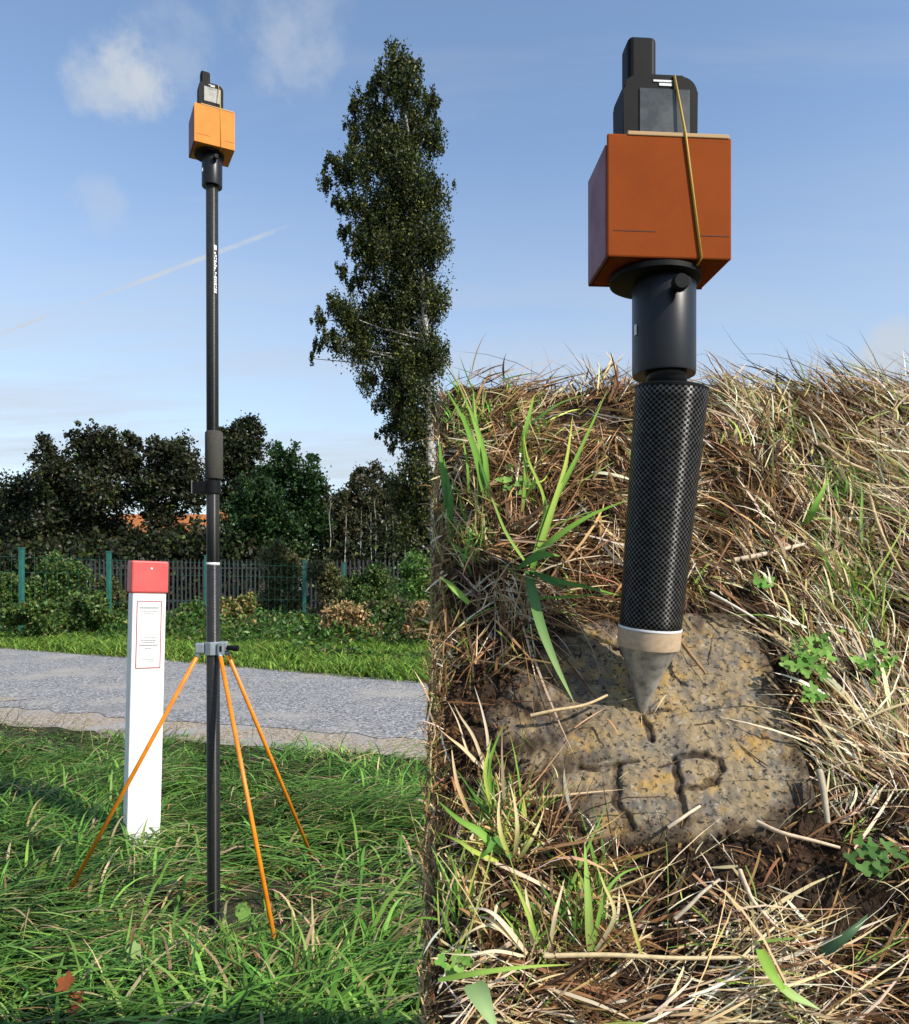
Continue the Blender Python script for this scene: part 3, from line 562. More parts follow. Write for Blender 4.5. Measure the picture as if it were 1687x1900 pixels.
# ------------------------------------------------------------------ receiver head: box, receiver, elastic
def head(c0, S, rot, mb, ms, side, lab_box, lab_rec, lab_str, myel, strx, dep=.074, z1=.2165, za=.2435):
    """c0: centre of the collar's foot; S: scale; returns nothing. All measures in metres at S = 1"""
    Mx = Matrix.Translation(c0) @ Matrix.Rotation(rot, 4, 'Z') @ Matrix.Scale(S, 4)
    zb, w, d, h = .0725, .0865, dep, .0835; th = .0026
    root = empty('card_box', c0 + Vector((0, 0, zb * S))); tag(root, lab_box, 'box')
    def part(nm, m, fn, par, sm=False):
        bm = bmesh.new(); fn(bm)
        for v in bm.verts: v.co = Mx @ v.co
        o = bm_obj(nm, bm, m, None, sm); rt = par
        o.parent = par
        off = Vector((0, 0, 0)); q = par
        while q: off += q.location; q = q.parent
        o.matrix_parent_inverse = Matrix.Translation(-off); return o
    part('front_panel', mb, lambda bm: box(bm, (0, -d / 2, zb + h / 2), (w, th, h), .0012), root)
    part('back_panel', mb, lambda bm: box(bm, (0, d / 2, zb + h / 2 - .004), (w, th, h - .008), .0008), root)
    sp = part('side_panel', side, lambda bm: box(bm, (-w / 2 + th * .2, 0, zb + h / 2 - .003), (th, d - th - .0004, h - .007), .0006), root)
    part('side_panel', mb, lambda bm: box(bm, (w / 2 - th * .6, 0, zb + h / 2 - .003), (th, d - th - .0004, h - .007), .0006), root)
    part('bottom_panel', mb, lambda bm: box(bm, (0, 0, zb + th / 2 + .0004), (w - 2 * th, d - th - .0004, th)), root)
    part('lid_flap', M['card_edge'], lambda bm: box(bm, (.006, -d / 2 - .0002, zb + h + .0004), (w - .016, .0036, .0028), .0005), root)
    sm_ = mat('dark seam', (.10, .025, .008), .8)
    for x0, x1, z in ((-.039, -.010, .0178), (.021, .0415, .0160)): part('seam_line', sm_, lambda bm: box(bm, ((x0 + x1) / 2, -d / 2 - th / 2, zb + z), (x1 - x0, .0004, .0007)), root)
    # receiver standing in the box
    rr = empty('satellite_receiver', c0 + Vector((0, 0, (zb + .01) * S))); tag(rr, lab_rec, 'receiver')
    cx, cy, bw, bd = -.005, -.010, .0520, .026; z0 = zb + .0045
    def body(bm):
        n = 8; r = .011; pts = [(-bw / 2, z0), (bw / 2, z0)]
        for sx, a0 in ((1, 0), (-1, math.pi / 2)):
            for k in range(n + 1):
                a = a0 + math.pi / 2 * k / n; pts.append((sx * (bw / 2 - r) + r * math.cos(a), z1 - r + r * math.sin(a)))
        A = [bm.verts.new((cx + x, cy - bd / 2, z)) for x, z in pts]; B = [bm.verts.new((cx + x, cy + bd / 2, z)) for x, z in pts]
        bm.faces.new(A); bm.faces.new(B[::-1])
        for i in range(len(A)): bm.faces.new((A[i], A[(i + 1) % len(A)], B[(i + 1) % len(A)], B[i]))
        es = [e for e in bm.edges if (e.verts[0] in A and e.verts[1] in A) or (e.verts[0] in B and e.verts[1] in B)]
        bmesh.ops.bevel(bm, geom=es, offset=.0011, segments=2, affect='EDGES')
    bo = part('body', M['black'], body, rr)
    def ant(bm): box(bm, (cx - .0108, cy + .002, (z1 + za) / 2 - .004), (.0200, .019, za - z1 + .008), .0036, None, 3)
    part('antenna', M['black'], ant, rr)
    sc = part('screen', ms, lambda bm: box(bm, (cx + .0025, cy - bd / 2 - .0002, z1 - .026), (.0350, .0012, .032), .0004), rr)
    part('map_shape', M['black'], lambda bm: lathe(bm, [(.0105, 0), (.0105, .0006)], 24, Vector((cx + .002, cy - bd / 2 - .0006, z1 - .036)), Vector((0, -1, 0))), sc)
    def logo(bm):
        box(bm, (cx + .0012, cy - bd / 2 - .0002, z1 - .0046), (.0130, .0008, .0013)); box(bm, (cx + .0032, cy - bd / 2 - .0002, z1 - .0070), (.0090, .0008, .0018))
    part('logo_print', M['print_white'], logo, rr)
    # elastic string over receiver and box
    st = empty('elastic_string', c0 + Vector((0, 0, zb * S))); tag(st, lab_str, 'string')
    xa, xb, xc = strx
    pts = [(xa, cy + bd / 2 + .003, z1 - .02), (xa, cy + .006, z1 + .0006), (xa, cy - bd / 2 - .0012, z1 - .0012), (xb, -d / 2 - th / 2 - .001, zb + h + .0006), (xc, -d / 2 - th / 2 - .001, zb + .0005), (xc, -d / 2 + .004, zb - .0014), (xc, d / 2, zb - .0014)]
    part('strand', myel, lambda bm: path_tube(bm, pts, [.00085] * len(pts), 6), st, True)
def collar(root, c0, S, knob=True, rot=0.0):
    Mx = Matrix.Translation(c0) @ Matrix.Rotation(rot, 4, 'Z') @ Matrix.Scale(S, 4)
    def part(nm, m, fn, sm=False, par=root):
        bm = bmesh.new(); fn(bm)
        for v in bm.verts: v.co = Mx @ v.co
        o = bm_obj(nm, bm, m, None, sm); o.parent = par; off = Vector((0, 0, 0)); q = par
        while q: off += q.location; q = q.parent
        o.matrix_parent_inverse = Matrix.Translation(-off)
        if sm:
            mod = o.modifiers.new('edges', 'EDGE_SPLIT'); mod.split_angle = R(35)
        return o
    part('collar', M['collar'], lambda bm: lathe(bm, [(.0195, .0005), (.0221, .0), (.0225, .0018), (.0225, .064), (.0215, .0665)], 48), True)
    part('mount_plate', M['black'], lambda bm: lathe(bm, [(.0300, .0666), (.0325, .0680), (.0325, .0716)], 40, Vector((-.006, .002, 0))), True)
    kn = part('clamp_knob', M['black'], lambda bm: (lathe(bm, [(.0030, 0), (.0030, .006)], 12, Vector((.004, -.021, .0555)), Vector((.12, -1, 0))), lathe(bm, [(.0052, 0), (.0058, .001), (.0058, .006), (.0048, .0072)], 14, Vector((.0047, -.0265, .0555)), Vector((.12, -1, 0)))))
    part('sticker', M['print_white'], lambda bm: box(bm, (-.0215, -.0072, .031), (.0012, .0035, .0075), 0))

# ------------------------------------------------------------------ survey pole on its tripod (left)
def left_pole():
    Y = 2.4; s = Y / F; X = P(395.5, 0, Y).x; root = empty('survey_pole', (X, Y, 0)); tag(root, 'tall black carbon survey pole standing upright on the meadow', 'pole')
    z = lambda py: EYE - (py - HY) * s
    ctr = lambda py: Vector((P(393.2 + (py - 200) / 1520 * 3.4, 0, Y).x, Y, z(py)))
    def seg(nm, y0, y1, r, m, smooth=True):
        bm = bmesh.new(); uv_tube(bm, ctr(y0), ctr(y1), r * s, r * s, 32, 1); return bm_obj(nm, bm, m, root)
    seg('lower_tube', 1735, 1049, 12.0, M['carbon_far'])
    seg('white_ring', 1049, 1044, 12.3, M['print_white'])
    seg('middle_tube', 1044, 890, 11.6, M['carbon_far'])
    seg('upper_tube', 890, 346, 11.0, M['carbon_far'])
    bm = bmesh.new(); lathe(bm, [(14.5 * s, 0), (16.2 * s, .004), (16.2 * s, 86 * s), (14.5 * s, 89 * s)], 32, ctr(890) + Vector((.004, 0, 0))); bm_obj('foam_grip', bm, M['grip'], root, True)
    bm = bmesh.new(); lathe(bm, [(14.4 * s, 0), (14.4 * s, 23 * s)], 24, ctr(916)); box(bm, ctr(905) + Vector((-20 * s, -.004, 0)), (30 * s, .028, 22 * s), .003); br = bm_obj('level_bracket', bm, M['black'], root)
    bm = bmesh.new(); box(bm, ctr(905) + Vector((-35.5 * s, -.004, 0)), (1.6 * s, .03, 24 * s), .0006); o = bm_obj('bracket_plate', bm, M['print_grey'], br)
    # white lettering running down the right of the upper tube, too small to read
    bm = bmesh.new(); y = 458; r = random.Random(5); first = True
    while y < 546:
        hgt = 9 if first else r.uniform(2.2, 4.2); a = R(-52); rr = 11.35 * s
        for k in range(3):
            aa = a + R(9) * k
            p = ctr(y + hgt / 2) + Vector((math.cos(aa) * rr, math.sin(aa) * rr, 0))
            if first or r.random() < .85: box(bm, (0, 0, 0), (rr * R(8.6), .0005, hgt * s), 0, Matrix.Translation(p) @ Matrix.Rotation(aa + R(90), 4, 'Z'))
        y += hgt + (4 if first else 1.3); first = False
    bm_obj('lettering', bm, M['print_white'], root)
    c0 = ctr(347); collar(root, c0, 1.37, rot=R(24))
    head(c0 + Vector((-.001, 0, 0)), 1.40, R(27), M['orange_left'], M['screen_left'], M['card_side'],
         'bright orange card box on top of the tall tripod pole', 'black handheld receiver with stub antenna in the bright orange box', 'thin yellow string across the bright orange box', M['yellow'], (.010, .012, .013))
    # tripod
    cl = ctr(1203); tp = empty('tripod', (cl.x, cl.y, cl.z)); tag(tp, 'light tripod with three thin orange legs clamped to the tall pole', 'tripod')
    bm = bmesh.new(); lathe(bm, [(14 * s, 0), (16 * s, .002), (16 * s, 23 * s), (14 * s, 25 * s)], 8, cl - Vector((0, 0, 12.5 * s)))
    box(bm, cl + Vector((-22 * s, -.006, .5 * s)), (18 * s, .024, 20 * s), .005); box(bm, cl + Vector((18 * s, -.018, 0)), (11 * s, .020, 23 * s), .003); box(bm, cl + Vector((16 * s, .02, 3 * s)), (16 * s, .024, 18 * s), .004)
    c = bm_obj('clamp', bm, M['steel'], tp)
    bm = bmesh.new(); box(bm, cl + Vector((19 * s, -.0285, .5 * s)), (4 * s, .0012, 10 * s), .0003); bm_obj('slot', bm, M['black'], c)
    bm = bmesh.new(); tube(bm, cl + Vector((24 * s, .012, 1 * s)), cl + Vector((45 * s, .012, -1 * s)), 4 * s, 6 * s, 12); bm_obj('clamp_lever', bm, M['black'], c)
    tops = [cl + Vector((-26 * s, -.008, -11 * s)), cl + Vector((17 * s, -.022, -11 * s)), cl + Vector((22 * s, .022, -9 * s))]
    G = lambda px, py: Vector((P(px, 0, EYE * F / (py - HY)).x, EYE * F / (py - HY), -.01))
    feet = [G(106, 1690), G(521, 1796), G(586, 1602)]
    for a, b in zip(tops, feet):
        bm = bmesh.new(); tube(bm, a, a.lerp(b, .97), 3.9 * s, 3.9 * s, 14); lg = bm_obj('leg', bm, M['leg_orange'], tp, True)
        dd = (b - a).normalized()
        bm = bmesh.new(); lathe(bm, [(4.5 * s, 0), (4.5 * s, .012)], 14, a - dd * .006, dd); o = bm_obj('leg_socket', bm, M['steel'], tp)
        bm = bmesh.new(); lathe(bm, [(4.3 * s, 0), (3.5 * s, .02), (.001, .05)], 12, a.lerp(b, .965), dd); bm_obj('foot_spike', bm, M['tip'], tp)
left_pole()

# ------------------------------------------------------------------ earth bank (right foreground)
TIP = P(1192, 1326, .57)
SL = 1.19; Nn = Vector((0, -SL, 1)).normalized(); Up = Vector((0, 1, SL)).normalized()
def on_bank(px, py, h=0.0):
    """where the slope carries what the photo shows at (px, py), h metres above the slope"""
    d = Vector(((px - CX) / F, 1, -(py - HY) / F)); o = Vector((0, 0, EYE)); q = TIP + Nn * h
    return o + d * ((q - o).dot(Nn) / d.dot(Nn))
def ab(p): r = Vector(p) - TIP; return r.x, r.dot(Up)
def bump_h(a, b):
    h = .0110 * sn(a, b, 41, 9, 3) + .0040 * sn(a, b, 42, 40, 3)
    return h
POLY = [(900, 1325), (985, 1215), (1070, 1160), (1180, 1138), (1385, 1138), (1425, 1205), (1518, 1488), (1425, 1545), (1290, 1562), (1120, 1566), (1010, 1490), (930, 1400)]
PAB = np.array([ab(on_bank(*q)) for q in POLY])
def sdist(a, b, poly):                                # signed distance, positive inside
    d = np.full(a.shape, 1e9); ins = np.zeros(a.shape, bool); n = len(poly)
    for i in range(n):
        (x0, y0), (x1, y1) = poly[i], poly[(i + 1) % n]
        t = np.clip(((a - x0) * (x1 - x0) + (b - y0) * (y1 - y0)) / ((x1 - x0) ** 2 + (y1 - y0) ** 2), 0, 1)
        d = np.minimum(d, np.hypot(a - x0 - t * (x1 - x0), b - y0 - t * (y1 - y0)))
        c = ((y0 > b) != (y1 > b)) & (a < (x1 - x0) * (b - y0) / (y1 - y0 + 1e-12) + x0); ins ^= c
    return np.where(ins, d, -d)
def ldist(a, b, line):
    d = np.full(a.shape, 1e9)
    for (x0, y0), (x1, y1) in zip(line, line[1:]):
        t = np.clip(((a - x0) * (x1 - x0) + (b - y0) * (y1 - y0)) / ((x1 - x0) ** 2 + (y1 - y0) ** 2 + 1e-12), 0, 1)
        d = np.minimum(d, np.hypot(a - x0 - t * (x1 - x0), b - y0 - t * (y1 - y0)))
    return d
B_CREST = ab(on_bank(1200, 736))[1]; B_LOW = ab(on_bank(1200, 1960))[1]
XL = -.016
def make_bank():
    cr = TIP + Up * B_CREST; lo = TIP + Up * B_LOW
    prof = [(lo.y - .06, -.02), (lo.y - .05, .4), (lo.y - .025, lo.z - .12)]
    nb = 190
    for i in range(nb + 1): q = lo.lerp(cr, i / nb); prof.append((q.y, q.z))
    prof += [(cr.y + .02, cr.z + .012), (cr.y + .05, cr.z + .012), (cr.y + .10, cr.z - .02), (cr.y + .2, cr.z - .2), (cr.y + .32, cr.z - .6), (cr.y + .40, -.02)]
    us = np.concatenate([np.linspace(XL, .56, 210), np.linspace(.58, 1.5, 30)])
    prof = np.array(prof); U, Pi = np.meshgrid(us, np.arange(len(prof)), indexing='ij')
    V = np.stack([U, prof[Pi, 0], prof[Pi, 1]], -1)
    a = V[..., 0] - TIP.x; b = (V[..., 1] - TIP.y) * Up.y + (V[..., 2] - TIP.z) * Up.z
    sd = sdist(a, b, PAB); h = bump_h(a, b) * np.clip(-sd / .02, .15, 1); h = h - .008 * np.clip((sd + .004) / .008, 0, 1)       # soil dips under the stone
    h -= .020 * np.clip(1 - (V[..., 0] - XL) / .02, 0, 1) ** 2                                    # rounded shoulder on the left
    V = V + np.array(Nn) * h[..., None]
    n0, n1 = V.shape[:2]; idx = np.arange(n0 * n1).reshape(n0, n1)
    Q = np.stack([idx[:-1, :-1], idx[1:, :-1], idx[1:, 1:], idx[:-1, 1:]], -1).reshape(-1, 4)
    V = V.reshape(-1, 3); ext = []; qs = [Q]; base = len(V)
    for e, x in ((0, XL + .004), (n0 - 1, 1.7)):       # flanks
        sk = V[idx[e]].copy(); sk[:, 0] = x; sk[:, 2] = -.05; k = base + sum(len(z) for z in ext) + np.arange(n1); ext.append(sk)
        qs.append(np.stack([idx[e][:-1], idx[e][1:], k[1:], k[:-1]], -1))
    V = np.concatenate([V] + ext); Q = np.concatenate(qs)
    o = mesh_np('earth_bank', V, Q, M['soil'], None, None, True); tag(o, 'steep dark earth bank in the right foreground covered with dry grass', 'earth bank', kind='structure')
make_bank()
def make_stone():
    mn, mx = PAB.min(0) - .006, PAB.max(0) + .006
    A, B = np.meshgrid(np.linspace(mn[0], mx[0], 230), np.linspace(mn[1], mx[1], 200), indexing='ij')
    wob_ = .0014 * sn(A, B, 51, 22, 4); sd = sdist(A, B, PAB) + wob_
    h = .0020 * np.clip(sd / .004, -6, 1) + np.where(sd < 0, sd * 1.2, 0) + .0011 * sn(A, B, 52, 18, 4) + .0005 * sn(A, B, 53, 120, 2) 
    lines = [[(1253, 1409), (1257, 1440), (1260, 1466), (1267, 1512), (1262, 1530)], [(1253, 1409), (1280, 1402), (1310, 1404), (1333, 1414), (1340, 1431), (1325, 1450), (1295, 1462), (1262, 1466)],
             [(1072, 1426), (1125, 1427), (1150, 1420), (1182, 1414)], [(1146, 1421), (1141, 1450), (1146, 1490), (1155, 1512), (1172, 1534)],
             [(1192, 1334), (1204, 1353), (1207, 1374)], [(1199, 1325), (1238, 1318)], [(1135, 1152), (1151, 1165), (1153, 1185), (1140, 1205)], [(1050, 1160), (1085, 1178), (1150, 1205), (1165, 1235)]]
    wid = [.0027, .0024, .0016, .0030, .0026, .0013, .0028, .0014]; dirt = np.zeros(A.shape)
    for ln, w in zip(lines, wid):
        d = ldist(A + .0012 * sn(A, B, 55, 60, 2), B + .0012 * sn(A, B, 56, 60, 2), [ab(on_bank(*q)) for q in ln]); g = np.clip(2.2 - d / w * 1.7, 0, 1); g = g * g * (3 - 2 * g)
        h -= .0034 * g; dirt = np.maximum(dirt, g * np.clip(.75 + .5 * sn(A, B, 59, 50, 3), .35, 1))
    edge = np.clip(1.15 - sd / .016 + .9 * sn(A, B, 57, 35, 4), 0, 1); dirt = np.maximum(dirt, edge * .8)
    lft = np.clip((-.012 - A) / .06, 0, 1) * np.clip(.60 + .9 * sn(A, B, 58, 40, 4), 0, 1); dirt = np.maximum(dirt, lft)
    Pn = np.array(TIP)[None, None] + A[..., None] * np.array((1, 0, 0)) + B[..., None] * np.array(Up) + h[..., None] * np.array(Nn)
    idx = np.arange(A.size).reshape(A.shape); Q = np.stack([idx[:-1, :-1], idx[1:, :-1], idx[1:, 1:], idx[:-1, 1:]], -1).reshape(-1, 4)
    ok = (sd.ravel()[Q] > -.006).any(1); Q = Q[ok]
    m, base = speckle('lichen stained granite', [(.275, .205, .112), (.135, .120, .098), (.40, .24, .06), (.024, .022, .019), (.42, .37, .28)], [(60, .42, .62), (46, .53, .72), (260, .53, .62), (150, .58, .72)], .85, (420, .6, .0012))
    nt = m.node_tree; at = nt.nodes.new('ShaderNodeAttribute'); at.attribute_name = 'tint'; mxn = nt.nodes.new('ShaderNodeMix'); mxn.data_type = 'RGBA'
    nt.links.new(at.outputs['Fac'], mxn.inputs[0]); nt.links.new(base, mxn.inputs[6]); mxn.inputs[7].default_value = (.035, .021, .012, 1); nt.links.new(mxn.outputs[2], nt.nodes['Principled BSDF'].inputs['Base Color'])
    d3 = np.repeat(dirt.ravel()[:, None], 3, 1)
    root = empty('boundary_stone', TIP); tag(root, 'lichen stained granite boundary stone with engraved letters set flush in the bank', 'stone')
    o = mesh_np('slab', Pn.reshape(-1, 3), Q, m, d3, root, True)
make_stone()

# carbon pole standing on the stone, with the second head
def right_pole():
    a = TIP - Nn * .001; b = P(1247, 716, .545); ax = b - a; Lg = ax.length; f = lambda py: (1325 - py) / 609 * Lg
    root = empty('carbon_pole', a); tag(root, 'close woven carbon pole with steel point standing on the engraved stone', 'pole')
    u = ax.normalized(); px = lambda r, Y=.56: r * Y / F
    bm = bmesh.new(); uv_tube(bm, a + u * f(1156), a + u * f(722), px(57), px(66, .547), 72, 24); tb = bm_obj('carbon_tube', bm, M['carbon_near'], root)
    def lt(nm, prof, m):
        bm = bmesh.new(); lathe(bm, prof, 56, a, u); o = bm_obj(nm, bm, m, root, True); md = o.modifiers.new('edges', 'EDGE_SPLIT'); md.split_angle = R(40); return o
    lt('tape_band', [(px(57.0), f(1193)), (px(58.0), f(1186)), (px(57.6), f(1158.5))], M['tape'])
    lt('white_ring', [(px(58.4), f(1158.5)), (px(58.6), f(1157)), (px(58.0), f(1154.5))], M['print_white'])
    lt('steel_point', [(px(2.5), 0), (px(7), f(1316)), (px(13), f(1296)), (px(24), f(1262)), (px(36), f(1232)), (px(48), f(1207)), (px(55), f(1193))], M['tip'])
    lt('end_cap', [(px(66.5, .547), f(723)), (px(66.5, .547), f(719)), (px(60, .547), f(716)), (px(38, .547), f(715))], M['black'])
    c0 = P(1232, 697, .55)
    bm = bmesh.new(); tube(bm, a + u * (f(720)) + Vector((-.003, 0, 0)), c0 + Vector((0, 0, .01)), px(35.5), px(35.5), 40); bm_obj('neck', bm, M['collar'], root, True)
    collar(root, c0, .985, rot=R(-4))
    head(c0 + Vector((-.0050, 0, 0)), 1.0, R(4), M['orange_right_shaded'], M['screen'], M['card_side'],
         'large dark shade-painted orange card box against the blue sky', 'large black handheld receiver with stub antenna against the sky', 'thin olive string slanting across the shade-darkened orange box', M['yellow_pale'], (.004, .0105, .0215), .051, .1995, .2300)
right_pole()

# ------------------------------------------------------------------ what grows and lies on the bank
def proj(p): return CX + F * p[:, 0] / p[:, 1], HY - F * (p[:, 2] - EYE) / p[:, 1]
def bank_pts(n):
    a = rng.uniform(XL + .004, .60, n) - TIP.x; b = rng.uniform(B_LOW - .01, B_CREST + .012, n)
    p = np.array(TIP) + a[:, None] * np.array((1, 0, 0)) + b[:, None] * np.array(Up)
    return a, b, p + np.array(Nn) * (bump_h(a, b) * np.clip(-sdist(a, b, PAB) / .02, .15, 1))[:, None], sdist(a, b, PAB)
def make_straw():
    n = 90000; a, b, p, sd = bank_pts(n); x, y = proj(p)
    dens = np.full(n, .50)
    soil = np.exp(-(((x - 930) / 130) ** 2 + ((y - 1330) / 170) ** 2)) + np.exp(-(((x - 1230) / 230) ** 2 + ((y - 1620) / 75) ** 2)) + 1.1 * np.exp(-(((x - 1530) / 130) ** 2 + ((y - 1660) / 110) ** 2)) + .7 * np.exp(-(((x - 1480) / 70) ** 2 + ((y - 1330) / 170) ** 2))
    dens *= np.clip(1 - .88 * soil, .06, 1)
    dens *= np.clip(.75 + .9 * sn(a, b, 61, 10, 3), .12, 1.25)
    dens = np.where(sd > -.002, .008, np.where(sd > -.012, dens * .35, dens))
    k = rng.random(n) < dens; a, b, p, sd, x, y = a[k], b[k], p[k], sd[k], x[k], y[k]; n = len(a)
    th = 1.1 * sn(a, b, 62, 5, 2) * 2.2 + rng.normal(0, .8, n)
    right = (x > 1330) & (y < 1500); th = np.where(right, rng.normal(1.9, .55, n), th)
    lowm = (y > 1740); th = np.where(lowm, rng.normal(.1, .45, n), th)
    el = np.clip(rng.normal(.16, .22, n), -.05, 1.1)
    T = np.cos(th)[:, None] * np.array((1, 0, 0)) + np.sin(th)[:, None] * np.array(Up)
    N3 = np.array(Nn)[None]; d0 = T * np.cos(el)[:, None] + N3 * np.sin(el)[:, None]
    side = np.cross(T, N3)
    bend = side * rng.normal(0, .18, (n, 1)) - N3 * (np.sin(el) * .9 + .02)[:, None] + rng.normal(0, .03, (n, 3))
    L = np.clip(rng.lognormal(math.log(.034), .55, n), .008, .13); L = np.where(sd > -.012, L * .5, L); tipx = p[:, 0] + L * (d0[:, 0] + bend[:, 0]); L = np.where(tipx < XL - .003, L * .3, L)
    w = np.clip(rng.lognormal(math.log(.00115), .45, n), .0004, .0036)
    pale = np.clip(.33 + .5 * sn(a, b, 63, 7, 2) + .35 * (x > 1500) * (y < 1450) + .25 * lowm - .3 * ((x > 1000) & (x < 1200) & (y < 1150)), .08, .9)
    c1 = pick([(.70, .56, .36), (.58, .42, .22), (.78, .69, .52)], [3, 3, 1.6], n, .2); c2 = pick([(.27, .145, .06), (.14, .07, .028), (.42, .25, .10), (.06, .034, .018)], [2.5, 3, 1.5, 2.5], n, .3)
    c3 = pick([(.30, .36, .08), (.18, .28, .05)], [1, 1], n, .25)
    col = np.where((rng.random(n) < pale)[:, None], c1, c2); col = np.where((rng.random(n) < .055)[:, None], c3, col)
    p = p + np.array(Nn) * (rng.random(n) ** 2 * .014)[:, None]
    o = blades('dry_grass', p, d0, bend, L, w, col, M['straw'], 5); tag(o, 'tangled dry straw and dead grass lying over the earth bank', 'dry grass', kind='stuff')
    # the part of the bank beyond the photograph's edge
    n = 9000; a2 = rng.uniform(.58, 1.5, n) - TIP.x; b2 = rng.uniform(B_LOW - .01, B_CREST + .012, n); p2 = np.array(TIP) + a2[:, None] * np.array((1, 0, 0)) + b2[:, None] * np.array(Up) + np.array(Nn) * bump_h(a2, b2)[:, None]
    th2 = rng.normal(1.7, .8, n); e2 = np.clip(rng.normal(.2, .25, n), -.05, 1); T2 = np.cos(th2)[:, None] * np.array((1, 0, 0)) + np.sin(th2)[:, None] * np.array(Up)
    o = blades('dry_grass', p2, T2 * np.cos(e2)[:, None] + N3 * np.sin(e2)[:, None], rng.normal(0, .12, (n, 3)) - N3 * .15, rng.uniform(.03, .10, n), rng.uniform(.0015, .0045, n), pick([(.66, .52, .32), (.45, .30, .14), (.20, .11, .05), (.20, .30, .06)], [3, 3, 2, .6], n), M['straw'], 4); tag(o, 'dry straw on the far right end of the earth bank', 'dry grass', kind='stuff')
    # roots and dead grass hanging over the left flank
    n = 9000; fy = rng.uniform(.36, 1.05, n); top_ = np.interp(fy, [.36, (TIP + Up * B_LOW).y, (TIP + Up * B_CREST).y, 1.05], [.5, (TIP + Up * B_LOW).z, (TIP + Up * B_CREST).z, (TIP + Up * B_CREST).z - .2]); fz = top_ * rng.random(n) ** .6
    fx = XL + .004 * (1 - fz / top_) + .001; fz = np.minimum(fz, top_ - .03)
    dn = np.stack([-.07 * np.ones(n), rng.normal(0, .5, n), -1 + rng.random(n) * .6], 1); dn /= np.linalg.norm(dn, axis=1)[:, None]
    o = blades('flank_grass', np.stack([fx, fy, fz], 1), dn, rng.normal(0, .06, (n, 3)) * np.array((.15, 1, 1)), rng.uniform(.02, .08, n), rng.uniform(.001, .003, n), pick([(.50, .38, .22), (.30, .18, .08), (.14, .08, .04), (.14, .22, .05)], [3, 3, 2, 1.5], n), M['straw'], 4); tag(o, 'dead grass and roots hanging over the left flank of the bank', 'dry grass', kind='stuff')
    # soil crumbs
    n = 26000; a, b, p, sd = bank_pts(n); x, y = proj(p)
    soil = np.exp(-(((x - 940) / 170) ** 2 + ((y - 1330) / 210) ** 2)) + np.exp(-(((x - 1230) / 280) ** 2 + ((y - 1620) / 95) ** 2)) + .6 * np.exp(-(((x - 1500) / 110) ** 2 + ((y - 1350) / 190) ** 2)) + .12
    k = (rng.random(n) < soil) & ((sd < .012) | (rng.random(n) < .22 * np.clip((1120 - x) / 150, .04, 1))); p = p[k]; n = len(p); sdk = sd[k]
    r = np.clip(rng.lognormal(math.log(.0011), .5, n), .0004, .0038); r = np.where(sdk > 0, r * .6, r)
    p = p + np.array(Nn) * np.where(sdk > 0, .0052, r * .4 + rng.random(n) * .002)[:, None]
    oc = np.array([(1, 0, 0), (-1, 0, 0), (0, 1, 0), (0, -1, 0), (0, 0, 1), (0, 0, -1)], float)
    V = p[:, None] + (oc[None] + rng.normal(0, .28, (n, 6, 3))) * r[:, None, None]
    fc = np.array([(0, 2, 4), (2, 1, 4), (1, 3, 4), (3, 0, 4), (2, 0, 5), (1, 2, 5), (3, 1, 5), (0, 3, 5)])
    Q = (np.arange(n) * 6)[:, None, None] + fc[None]
    col = pick([(.055, .032, .017), (.10, .055, .026), (.15, .085, .04), (.03, .02, .012)], [3, 3, 1, 2], n, .25)
    o = mesh_np('soil_crumbs', V.reshape(-1, 3), Q.reshape(-1, 3), M['crumb'], np.repeat(col, 6, 0)); tag(o, 'loose brown soil crumbs scattered around the stone', 'soil crumbs', kind='stuff')
make_straw()
def crest():
    # grass hanging over the left shoulder and standing along the crest of the bank
    n = 9000; e = rng.random(n) < .5
    a = np.where(e, rng.uniform(XL - .004, XL + .012, n), rng.uniform(XL, .60, n)) - TIP.x; b = np.where(e, rng.uniform(B_LOW, B_CREST, n), rng.uniform(B_CREST - .012, B_CREST + .05, n))
    p = np.array(TIP) + a[:, None] * np.array((1, 0, 0)) + np.minimum(b, B_CREST)[:, None] * np.array(Up) + np.maximum(b - B_CREST, 0)[:, None] * np.array((0, 1, .2)) - np.array(Nn) * np.where(e, .010, 0)[:, None]
    th = np.where(e, rng.normal(1.1, .8, n), rng.normal(1.57, 1.3, n)); el = np.clip(rng.normal(.30, .3, n), -.1, 1.2)
    T = np.cos(th)[:, None] * np.array((1, 0, 0)) + np.sin(th)[:, None] * np.array(Up); d0 = T * np.cos(el)[:, None] + np.array(Nn) * np.sin(el)[:, None]
    bend = rng.normal(0, .2, (n, 3)) - np.array((0, 0, .35))
    L = np.clip(rng.lognormal(math.log(.017), .5, n), .006, .045) * np.where(e, .75, .5); col = pick([(.60, .46, .27), (.40, .26, .12), (.20, .11, .05), (.14, .22, .045)], [3, 3, 2, 1.2], n, .25)
    o = blades('bank_edge_grass', p, d0, bend, L, rng.uniform(.0007, .0018, n), col, M['straw'], 5); tag(o, 'short dry grass fringe along the crest and left edge of the bank', 'dry grass', kind='stuff')
crest()
def smooth_line(pts, n=14):
    out = []; P_ = [pts[0]] + list(pts) + [pts[-1]]
    for i in range(1, len(P_) - 2):
        p0, p1, p2, p3 = P_[i - 1:i + 3]
        for k in range(n):
            t = k / n; out.append(.5 * ((2 * p1) + (p2 - p0) * t + (2 * p0 - 5 * p1 + 4 * p2 - p3) * t * t + (3 * p1 - p0 - 3 * p2 + p3) * t ** 3))
    out.append(pts[-1].copy()); return out
